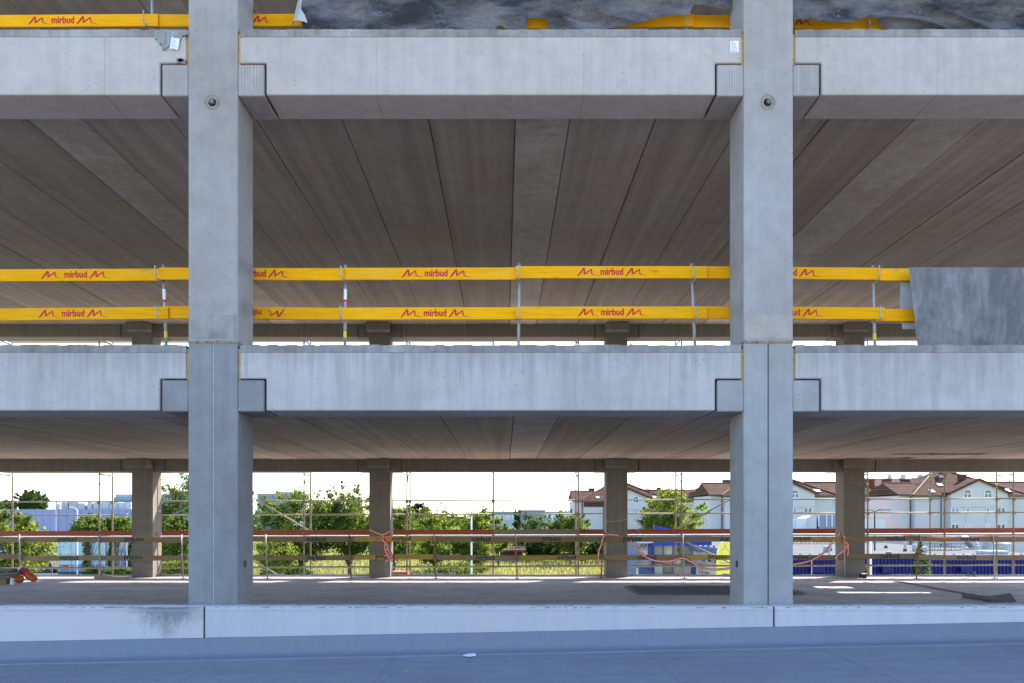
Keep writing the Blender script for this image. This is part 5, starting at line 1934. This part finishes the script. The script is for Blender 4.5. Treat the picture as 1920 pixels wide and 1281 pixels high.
# roof plant of the hall
rr = random.Random(77)
for i, (px, w, h) in enumerate(((108, 5, 7), (122, 7, 6), (137, 9, 8), (152, 6, 5), (168, 4, 7), (183, 8, 6), (198, 6, 8), (213, 7, 7), (228, 6, 6), (240, 5, 8))):
    x = WX(px, 106 if px > 112 else 138)
    zb_ = zt_h if px > 112 else WZ(955, 135)
    w_, h_ = w * 118 / F, h * 118 / F + .5
    tt = thing('roof_unit', 'white ventilation unit on the lavender hall roof, %s from the left' % ('first second third fourth fifth sixth seventh eighth ninth tenth'.split()[i]), 'roof unit', (x, 106 if px > 112 else 138, zb_), 'units on the hall roof')
    yy = 106 if px > 112 else 138
    MB().box(x - w_, x + w_, yy, yy + 2, zb_ + .001, zb_ + h_).build('casing', M_unit, tt, bevel=.05)
    MB().box(x - w_ * .7, x + w_ * .7, yy - .05, yy - .002, zb_ + .2, zb_ + h_ * .7).build('grille', M_steel, tt)


def office(name, label, px0, px1, pt, Y, floors, depth=20, wall=None, win=None, bays=10):
    x0, x1 = WX(px0, Y), WX(px1, Y)
    z1 = WZ(pt, Y)
    t = thing(name, label, 'building', ((x0 + x1) / 2, Y, GZ), None)
    MB().box(x0, x1, Y, Y + depth, GZ, z1).build('wall', wall or M_office_wall, t)
    fh = (z1 - GZ) / floors
    for f in range(floors):
        z = GZ + f * fh
        for b in range(bays):
            a_ = x0 + (x1 - x0) * (b + .08) / bays
            b_ = x0 + (x1 - x0) * (b + .92) / bays
            MB().box(a_, b_, Y - .1, Y - .005, z + fh * .3, z + fh * .85).build('window', win or M_office, t)
    MB().box(x0 - .3, x1 + .3, Y - .3, Y + depth, z1 + .01, z1 + .4).build('roof', M_grey_wall, t)
    return t


o1 = office('office_block', 'distant blue-grey office block with roof plant right of the first rear column', 213, 372, 934, 380, 5, bays=14)
MB().box(WX(216, 385), WX(250, 385), 385, 395, WZ(934, 380) + .45, WZ(926.5, 385)).build('roof_plant', M_office_wall, o1)
MB().box(WX(300, 385), WX(352, 385), 385, 395, WZ(934, 380) + .45, WZ(926.5, 385)).build('roof_plant', M_grey_wall, o1)
o2 = office('office_block', 'distant office block with red and green roof sign above trees', 482, 552, 927, 380, 5, bays=8)
MB().box(WX(520, 381), WX(550, 381), 381, 388, WZ(927, 380) + .45, WZ(922, 381)).build('roof_plant', M_office_wall, o2)
MB().box(WX(523, 379), WX(536, 379), 379.5, 379.8, WZ(926.8, 380) - .3, WZ(925, 379) - .1).build('roof_sign', M_tape_red, o2)
office('grey_warehouse', 'distant grey box building in the gap left of third rear column', 975, 1021, 959, 210, 2, 14, M_grey_wall, M_office, 6)
office('glass_hall', 'long low distant pale hall on the horizon', 915, 1085, 961, 330, 2, 20, M_office_wall, M_sky_pane, 16)

# ================================================================== BEYOND: VEGETATION


def leaf_mesh(name, centers, radii, n_leaf, size, seed, mat, flat=.75, wgt=None):
    rng = np.random.default_rng(seed)
    C = np.asarray(centers)
    Rr = np.asarray(radii)
    if wgt is None:
        idx = rng.integers(0, len(C), n_leaf)
    else:
        pw = np.asarray(wgt) / np.sum(wgt)
        idx = rng.choice(len(C), n_leaf, p=pw)
    dirs = rng.normal(size=(n_leaf, 3))
    dirs /= np.linalg.norm(dirs, axis=1)[:, None]
    rad = np.minimum(np.abs(rng.normal(0, .62, n_leaf)) + .05, 1.7)
    P = C[idx] + dirs * (rad * Rr[idx])[:, None] * np.array([1, 1, flat])
    nrm = rng.normal(size=(n_leaf, 3)) + np.array([0, -.2, .5]) + dirs * .8
    nrm /= np.linalg.norm(nrm, axis=1)[:, None]
    t = np.cross(nrm, rng.normal(size=(n_leaf, 3)))
    t /= np.linalg.norm(t, axis=1)[:, None] + 1e-9
    b = np.cross(nrm, t)
    s = size * rng.uniform(.55, 1.35, n_leaf)[:, None]
    V = np.empty((n_leaf, 4, 3))
    V[:, 0] = P - t * s
    V[:, 1] = P + b * s * .55 + nrm * s * .12
    V[:, 2] = P + t * s
    V[:, 3] = P - b * s * .55 + nrm * s * .12
    me = bpy.data.meshes.new(name)
    me.vertices.add(n_leaf * 4)
    me.loops.add(n_leaf * 4)
    me.polygons.add(n_leaf)
    me.vertices.foreach_set('co', V.reshape(-1))
    me.loops.foreach_set('vertex_index', np.arange(n_leaf * 4, dtype=np.int32))
    me.polygons.foreach_set('loop_start', np.arange(0, n_leaf * 4, 4, dtype=np.int32))
    me.polygons.foreach_set('loop_total', np.full(n_leaf, 4, dtype=np.int32))
    me.materials.append(mat)
    me.update()
    me.validate()
    return me


def tree(name, label, px, pt, wpx, Y, seed, mat, crown_bottom=None, n=4200, cat='tree', leaf=.24, trunk=True, lean=0.0, clumps=46, zbase=GZ, group=None, shape=1.0):
    """px, pt: crown centre and top in the photograph; wpx: crown width"""
    rr = random.Random(seed)
    x = WX(px, Y)
    top = WZ(pt, Y)
    rx_ = wpx * Y / F / 2
    if crown_bottom is None:
        zb_ = zbase + max(.4, (top - zbase) * .16)
    else:
        zb_ = WZ(crown_bottom, Y)
    cz = zb_ + (top - zb_) * .48
    rz = (top - zb_) / 2
    t = thing(name, label, cat, (x, Y, zbase), group)
    cs, rs = [], []
    ends = []
    for i in range(clumps):
        while True:
            u = Vector((rr.uniform(-1, 1), rr.uniform(-1, 1), rr.uniform(-1, 1)))
            if u.length <= 1 and u.length > .25:
                break
        u = u * (u.length ** -.35)
        if u.length > 1:
            u.normalize()
        w = 1.0 - .35 * max(0, u.z) ** 2 * shape
        q = 1 + .22 * mnoise.noise(u * 1.7 + Vector((seed, 0, 0)))
        c = Vector((x + u.x * rx_ * .84 * w * q, Y + u.y * rx_ * .8 * w * q, cz + u.z * rz * .86 * q))
        cs.append(tuple(c))
        rs.append(rx_ * rr.uniform(.16, .36))
        ends.append(c)
    # a few sprays poking out of the outline
    for i in range(int(clumps * .5)):
        a = rr.uniform(0, 6.283)
        e = rr.uniform(-.4, 1.25)
        u = Vector((math.cos(a) * math.cos(e), math.sin(a) * math.cos(e), math.sin(e)))
        q = rr.uniform(.84, 1.0)
        cs.append((x + u.x * rx_ * q * .95, Y + u.y * rx_ * q * .9, cz + u.z * rz * q))
        rs.append(rx_ * rr.uniform(.05, .13))
        for j in range(2):
            q2 = q + .07 * (j + 1)
            cs.append((x + u.x * rx_ * q2 * .95, Y + u.y * rx_ * q2 * .9, cz + u.z * rz * q2 + .03 * rx_ * j))
            rs.append(rx_ * rr.uniform(.05, .08))
    wgt = [r_ ** 1.6 for r_ in rs]
    me = leaf_mesh('crown', [(c[0] - x, c[1] - Y, c[2] - zbase) for c in cs], rs, int(n * 3.6), leaf * .66, seed, mat, wgt=wgt)
    o = link(bpy.data.objects.new('crown', me))
    o.parent = t
    if trunk:
        mb = MB()
        r0 = max(.09, rx_ * .055)
        pts = [Vector((x, Y, zbase - .1))]
        zz = zbase
        top_t = cz + rz * .45
        for i in range(1, 7):
            pts.append(Vector((x + rr.uniform(-.12, .12) * rx_ * .3 * i / 3 + lean * i / 6, Y + rr.uniform(-.1, .1) * rx_ * .3, zbase + (top_t - zbase) * i / 6)))
        for i in range(6):
            mb.tube(pts[i], pts[i + 1], r0 * (1 - i / 7.5), 7, r1=r0 * (1 - (i + 1) / 7.5))
        for c in ends[:int(clumps * .5)]:
            j = rr.randint(1, 5)
            s_ = pts[j]
            if c.z < s_.z:
                s_ = pts[max(1, j - 2)]
            m_ = s_.lerp(c, .5) + Vector((0, 0, .1 * rx_))
            mb.tube(s_, m_, r0 * .32, 5, r1=r0 * .2, caps=False)
            mb.tube(m_, c, r0 * .2, 5, r1=r0 * .06, caps=False)
        mb.build('trunk', M_bark, t)
    return t


TGp = 'trees beyond the garage'
tree('broadleaf_tree', 'bright yellow-green tree at the left edge behind the sacks', 18, 958, 150, 58, 1, M_leaf_light, 1085, 5200, leaf=.20, group=TGp)
tree('broadleaf_tree', 'dark rounded tree on the skyline above the lavender hall', 57, 919, 62, 190, 2, M_leaf_dark, 965, 3000, leaf=.42, group=TGp)
tree('broadleaf_tree', 'olive tree on the skyline at the far left edge', 4, 938, 50, 185, 3, M_leaf_grey, 965, 1600, leaf=.4, group=TGp)
tree('broadleaf_tree', 'low green tree in front of the hall between scaffold standards', 168, 968, 70, 90, 4, M_leaf, 1012, 2600, leaf=.24, group=TGp)
tree('broadleaf_tree', 'low green tree before the hall close left of first rear column', 218, 965, 62, 92, 5, M_leaf, 1010, 2300, leaf=.24, group=TGp)
tree('broadleaf_tree', 'tall airy grey-green tree between first rear and left front columns', 378, 876, 210, 84, 6, M_leaf_grey, 1058, 7800, leaf=.19, clumps=75, group=TGp)
tree('broadleaf_tree', 'dense bright tree low beside the left front column', 330, 965, 75, 70, 7, M_leaf, 1062, 3200, leaf=.19, group=TGp)
tree('broadleaf_tree', 'big dense tree right of the left front column', 562, 917, 168, 84, 8, M_leaf, 1052, 7600, leaf=.19, clumps=80, group=TGp)
tree('broadleaf_tree', 'big dense tree close left of second rear column, tallest of its clump', 655, 906, 130, 86, 9, M_leaf, 1050, 7600, leaf=.19, clumps=80, group=TGp)
tree('broadleaf_tree', 'dense tree emerging right of the second rear column', 738, 926, 110, 88, 10, M_leaf, 1068, 5200, leaf=.2, clumps=60, group=TGp)
tree('broadleaf_tree', 'light green tree left of the white pole in middle bay', 815, 955, 110, 96, 11, M_leaf_light, 1072, 5200, leaf=.2, clumps=60, group=TGp)
tree('broadleaf_tree', 'light green tree right of the white pole in middle bay', 893, 950, 90, 98, 12, M_leaf_light, 1070, 4600, leaf=.2, clumps=56, group=TGp)
tree('broadleaf_tree', 'green tree at the middle scaffold standard', 935, 966, 60, 104, 13, M_leaf, 1040, 2600, leaf=.22, group=TGp)
tree('broadleaf_tree', 'purple-leaved tree on the skyline right of second rear column', 787, 943, 38, 170, 14, M_leaf_purple, 975, 1300, leaf=.36, group=TGp)
tree('conifer_tree', 'slim dark conifer in the gap right of the middle scaffold standard', 970, 952, 22, 130, 15, M_leaf_dark, 1045, 1700, leaf=.26, shape=1.8, group=TGp)
tree('conifer_tree', 'slim dark conifer beside the grey box building', 987, 962, 22, 128, 16, M_leaf_dark, 1045, 1500, leaf=.26, shape=1.8, group=TGp)
tree('pine_tree', 'spreading grey-green pine before the grey box building', 1015, 967, 70, 122, 17, M_leaf_grey, 1035, 2800, leaf=.24, group=TGp)
tree('broadleaf_tree', 'rounded bright tree left of the third rear column', 1070, 957, 80, 110, 18, M_leaf, 1035, 4300, leaf=.22, clumps=56, group=TGp)
tree('broadleaf_tree', 'round bright tree before the white house right of third rear column', 1262, 918, 124, 82, 19, M_leaf_light, 1030, 6800, leaf=.17, clumps=70, group=TGp)
tree('broadleaf_tree', 'dark tree in shade between third rear column and the shop', 1165, 1005, 90, 88, 20, M_leaf_dark, 1050, 2600, leaf=.22, group=TGp)
BG_ = 'bushes beyond the garage'
tree('bush', 'yellow-green bush right of the left front column', 515, 1005, 80, 62, 30, M_leaf_light, 1072, 3000, 'bush', .15, trunk=False, group=BG_)
tree('bush', 'yellow-green bush just left of the left front column', 340, 1050, 80, 60, 31, M_leaf_light, 1090, 2300, 'bush', .14, trunk=False, group=BG_)
tree('bush', 'green bush below the ivy at the hall, left one', 175, 1064, 40, 78, 32, M_leaf, 1090, 1300, 'bush', .15, trunk=False, group=BG_)
tree('bush', 'green bush below the ivy at the hall, right one', 222, 1064, 60, 78, 33, M_leaf_light, 1092, 1800, 'bush', .15, trunk=False, group=BG_)
tree('bush', 'dark clipped bush behind the diagonal brace near left front column', 535, 1062, 95, 66, 34, M_leaf_dark, 1092, 2400, 'bush', .15, trunk=False, group=BG_)
tree('bush', 'light bush at the right end of the middle trees', 862, 1060, 110, 92, 35, M_leaf, 1080, 2200, 'bush', .18, trunk=False, group=BG_)
tree('bush', 'small yellow-green bush at the foot of the fourth rear column', 1624, 1064, 14, 52, 36, M_leaf_light, 1090, 600, 'bush', .09, trunk=False, group=BG_)
for i, (a, lab) in enumerate(((1010, 'dark hedge section beside the shed'), (1050, 'dark hedge section in the middle below the round tree'), (1092, 'dark hedge section left of third rear column'), (1140, 'dark hedge section behind third rear column'))):
    tree('hedge', lab, a, 1003, 60, 118, 50 + i, M_leaf_dark, 1052, 1700, 'hedge', .26, trunk=False, group='dark hedge beyond the meadow', shape=.2)
# ivy strips on the hall
for i, (px, w, y0, y1) in enumerate(((160, 10, 1016, 1064), (205, 6, 1016, 1062), (241, 9, 1014, 1062), (310, 10, 1016, 1064))):
    x = WX(px, 99.6)
    cs = []
    rr = random.Random(90 + i)
    for j in range(26):
        u = j / 25
        cs.append((WX(px + rr.uniform(-w, w) * .3 + 5 * (1 - u) * rr.random(), 99.6) - x, rr.uniform(-.1, .1), WZ(y0 + (y1 - y0) * u, 99.6) - GZ))
    me = leaf_mesh('ivy', cs, [w * 99.6 / F * .45] * len(cs), 900, .15, 90 + i, M_leaf_light)
    o = link(bpy.data.objects.new('ivy_column', me))
    o.location = (x, 99.6, GZ)
    tag(o, ['bright ivy column climbing the hall beside its glazing', 'narrow ivy column on the white hall wall', 'ivy column on the hall just left of first rear column', 'ivy column on the hall right of first rear column'][i], 'ivy', 'ivy columns on the hall')
# spruce before the blue warehouse
Y = 46.0
x = WX(1725, Y)
t = thing('spruce_tree', 'small bright spruce standing in front of the cobalt blue warehouse', 'tree', (x, Y, GZ))
zt_ = WZ(1016, Y)
zb_ = WZ(1092, Y)
rr = random.Random(4)
cs, rs = [], []
for i in range(90):
    u = rr.random() ** .8
    a = rr.uniform(0, 6.283)
    r_ = (u * 24 * Y / F) * rr.uniform(.55, 1.0) + .02
    cs.append((r_ * math.cos(a), r_ * math.sin(a), zt_ - (zt_ - zb_) * u - r_ * .15 - GZ))
    rs.append(.06 + .13 * u)
me = leaf_mesh('crown', cs, rs, 5200, .065, 4, M_needle, .5)
o = link(bpy.data.objects.new('crown', me))
o.parent = t
MB().tube((x, Y, GZ), (x, Y, zt_ - .1), .1, 7, r1=.015).build('trunk', M_bark, t)

# far tree line and meadow grass as masses
rng = np.random.default_rng(3)
cs, rs = [], []
for i in range(420):
    px = rng.uniform(-60, 1120)
    Y = rng.uniform(420, 560)
    h = (4 + 5 * rng.random()) * (1.2 if px < 480 else 1)
    cs.append((WX(px, Y), Y, GZ + h * .75))
    rs.append(h * .75)
me = leaf_mesh('far_trees', cs, rs, 22000, 1.1, 7, M_leaf_dark)
o = link(bpy.data.objects.new('far_woodland', me))
o['kind'] = 'stuff'
o['label'] = 'far dark line of woodland along the horizon'

n = 26000
Yg = 82 + 52 * rng.random(n) ** 1.3
Xg = rng.uniform(-34, 22, n)
keep = ~((Xg > 8.5) & (Yg < 66))
Xg, Yg = Xg[keep], Yg[keep]
n = len(Xg)
hh = rng.uniform(.25, .85, n)
aa = rng.uniform(0, np.pi, n)
wd = rng.uniform(.05, .13, n)
V = np.empty((n, 3, 3))
V[:, 0] = np.stack([Xg - np.cos(aa) * wd, Yg - np.sin(aa) * wd, np.full(n, GZ)], 1)
V[:, 1] = np.stack([Xg + np.cos(aa) * wd, Yg + np.sin(aa) * wd, np.full(n, GZ)], 1)
V[:, 2] = np.stack([Xg + rng.normal(0, .15, n), Yg + rng.normal(0, .15, n), GZ + hh], 1)
me = bpy.data.meshes.new('grass')
me.vertices.add(n * 3)
me.loops.add(n * 3)
me.polygons.add(n)
me.vertices.foreach_set('co', V.reshape(-1))
me.loops.foreach_set('vertex_index', np.arange(n * 3, dtype=np.int32))
me.polygons.foreach_set('loop_start', np.arange(0, n * 3, 3, dtype=np.int32))
me.polygons.foreach_set('loop_total', np.full(n, 3, dtype=np.int32))
me.materials.append(M_grass_blade)
me.update()
o = link(bpy.data.objects.new('meadow_grass', me))
o['kind'] = 'stuff'
o['label'] = 'tall sunlit yellow-green meadow grass beyond the garage'

# ================================================================== STREET FURNITURE


def street_lamp(label, px, pt, Y, arm_px, double=False, mat=None, hz=0):
    x = WX(px, Y)
    z = WZ(pt, Y)
    t = thing('street_lamp', label, 'street lamp', (x, Y, GZ), 'street lamps beyond the garage')
    m = mat or M_steel
    k = Y / F
    a = arm_px * k
    MB().tube((x, Y, GZ), (x, Y, z - abs(a) * .5), .10, 8, r1=.06).build('pole', m, t)
    for s_ in ((1, -1) if double else (1,)):
        mb = MB()
        pts = []
        for i in range(6):
            q = math.pi / 2 * i / 5
            pts.append((x + s_ * a * (1 - math.cos(q)), Y, z - abs(a) * .5 * (1 - math.sin(q))))
        mb.path(pts, .045, 6)
        mb.build('arm', m, t)
        e = pts[-1]
        MB().box(min(e[0], e[0] + s_ * .8 * (1 if a > 0 else -1)), max(e[0], e[0] + s_ * .8 * (1 if a > 0 else -1)), Y - .12, Y + .12, e[2] - .07, e[2] + .06).build('lamp_head', M_grey_wall, t)
    return t


street_lamp('single curved street lamp in front of the lavender hall', 145, 951, 95, -14, mat=M_white)
street_lamp('street lamp at the far left edge on the skyline', -4, 929, 120, 14)
street_lamp('slim street lamp close left of the first rear column', 238, 962, 97, 5, mat=M_white)
street_lamp('double armed street lamp on the skyline in the middle bay', 815, 944, 140, 9, True, M_white)
street_lamp('small distant double armed lamp left of the middle standard', 899, 947, 170, 8, True, M_white)
street_lamp('dark double armed lamp in front of the shaded gable house', 1640, 956, 70, 12, True, M_gutter)
street_lamp('tiny distant lamp right of the middle standard', 1003, 944, 230, 5, True, M_steel)
for px, pt, Y, lab, r_ in ((884, 968, 60, 'slim white pole in front of the middle trees', .07), (1632.5, 1014, 50, 'white pole right of fourth rear column before the blue warehouse', .085), (1522, 1015, 55, 'thin grey mast in front of the blue warehouse', .03)):
    t = thing('flag_pole', lab, 'pole', (WX(px, Y), Y, GZ), 'white poles beyond the garage')
    MB().tube((WX(px, Y), Y, GZ), (WX(px, Y), Y, WZ(pt, Y)), r_, 8, r1=r_ * .8).build('shaft', M_white, t)
    MB().tube((WX(px, Y), Y, WZ(pt, Y)), (WX(px, Y), Y, WZ(pt, Y) + .06), r_ * 1.3, 8).build('cap', M_steel, t)
# road sign and traffic sign
Y = 92
for px, py, lab in ((98, 1032, 'round road sign seen from behind beside the road at left'), (665, 1025, 'small round blue road sign between the middle trees')):
    x, z = WX(px, Y), WZ(py, Y)
    t = thing('road_sign', lab, 'road sign', (x, Y, GZ))
    MB().tube((x, Y, GZ), (x, Y, z + .3), .035, 6).build('pole', M_steel, t)
    MB().tube((x, Y - .05, z), (x, Y - .07, z), .30, 16).build('sign_face', M_grey_wall if px < 300 else M_shop_blue, t)
# guard rails along the road
t = thing('roadside_barrier', 'low pale concrete roadside barrier at left below the road', 'barrier', (WX(80, 88), 87, GZ))
for i in range(7):
    a = 40 + i * 10
    MB().box(WX(a, 87), WX(a + 9, 87), 86.8, 87.0, GZ + .45, GZ + .75).build('rail', M_para, t)
    MB().box(WX(a + 2, 87), WX(a + 3, 87), 86.85, 86.95, GZ, GZ + .45).build('post', M_para, t)
t = thing('crash_barrier', 'steel crash barrier along the far side of the road at left', 'barrier', (WX(70, 118), 118, GZ))
for i in range(8):
    a = 40 + i * 9
    MB().box(WX(a, 118), WX(a + 8.8, 118), 117.9, 118.0, GZ + .4, GZ + .75).build('rail', M_batten, t)
    MB().box(WX(a + 4, 118), WX(a + 4.8, 118), 118.01, 118.1, GZ, GZ + .6).build('post', M_rust, t)
# mesh fence along the meadow
t = thing('wire_fence', 'thin grey wire fence with posts in front of the meadow', 'fence', (WX(640, 80), 80, GZ))
for i in range(13):
    px = 500 + i * 29
    MB().box(WX(px, 80) - .03, WX(px, 80) + .03, 79.97, 80.03, GZ, WZ(1066, 80)).build('post', M_steel, t)
mb = MB()
for z in (WZ(1067.5, 80), WZ(1075, 80), WZ(1084, 80)):
    mb.tube((WX(495, 80), 80.05, z), (WX(855, 80), 80.05, z), .012, 4)
mb.build('wire', M_steel, t)
# red skip at the rear of the second column
Y = 62
t = thing('skip_container', 'rusty red open skip low behind the second rear column', 'skip', (WX(748, Y), Y, GZ))
zz = WZ(1073, Y)
MB().prism([(WX(736, Y), GZ + .2), (WX(760, Y), GZ + .2), (WX(764, Y), zz), (WX(730, Y), zz)], Y, Y + 1.8, 'y').build('skip_body', M_skip, t)
MB().box(WX(729, Y), WX(765, Y), Y - .08, Y - .002, zz - .12, zz + .02).build('skip_rim', M_toe, t)
# parked car, mostly hidden behind the glazing edge
Y = 96
x = WX(103, Y)
t = thing('parked_car', 'dark car on the road beside the glazed hall corner', 'car', (x, Y, GZ))
body = [(-2.1, .35), (2.1, .35), (2.15, .75), (1.5, .92), (-1.2, .95), (-2.1, .85)]
MB().prism([(x + u * .5 - .6, GZ + v_) for u, v_ in body], Y - 2, Y - .3, 'y').build('body', M_carpaint, t, bevel=.06)
MB().prism([(x - .6 - .55, GZ + .93), (x - .6 + .55, GZ + .9), (x - .6 + .35, GZ + 1.42), (x - .6 - .4, GZ + 1.42)], Y - 1.85, Y - .45, 'y').build('cabin', M_pane, t, bevel=.05)
for u in (-.65, .65):
    for yy in (Y - 2.02, Y - .45):
        MB().tube((x - .6 + u, yy, GZ + .32), (x - .6 + u, yy + .2, GZ + .32), .31, 12).build('wheel', M_black, t)
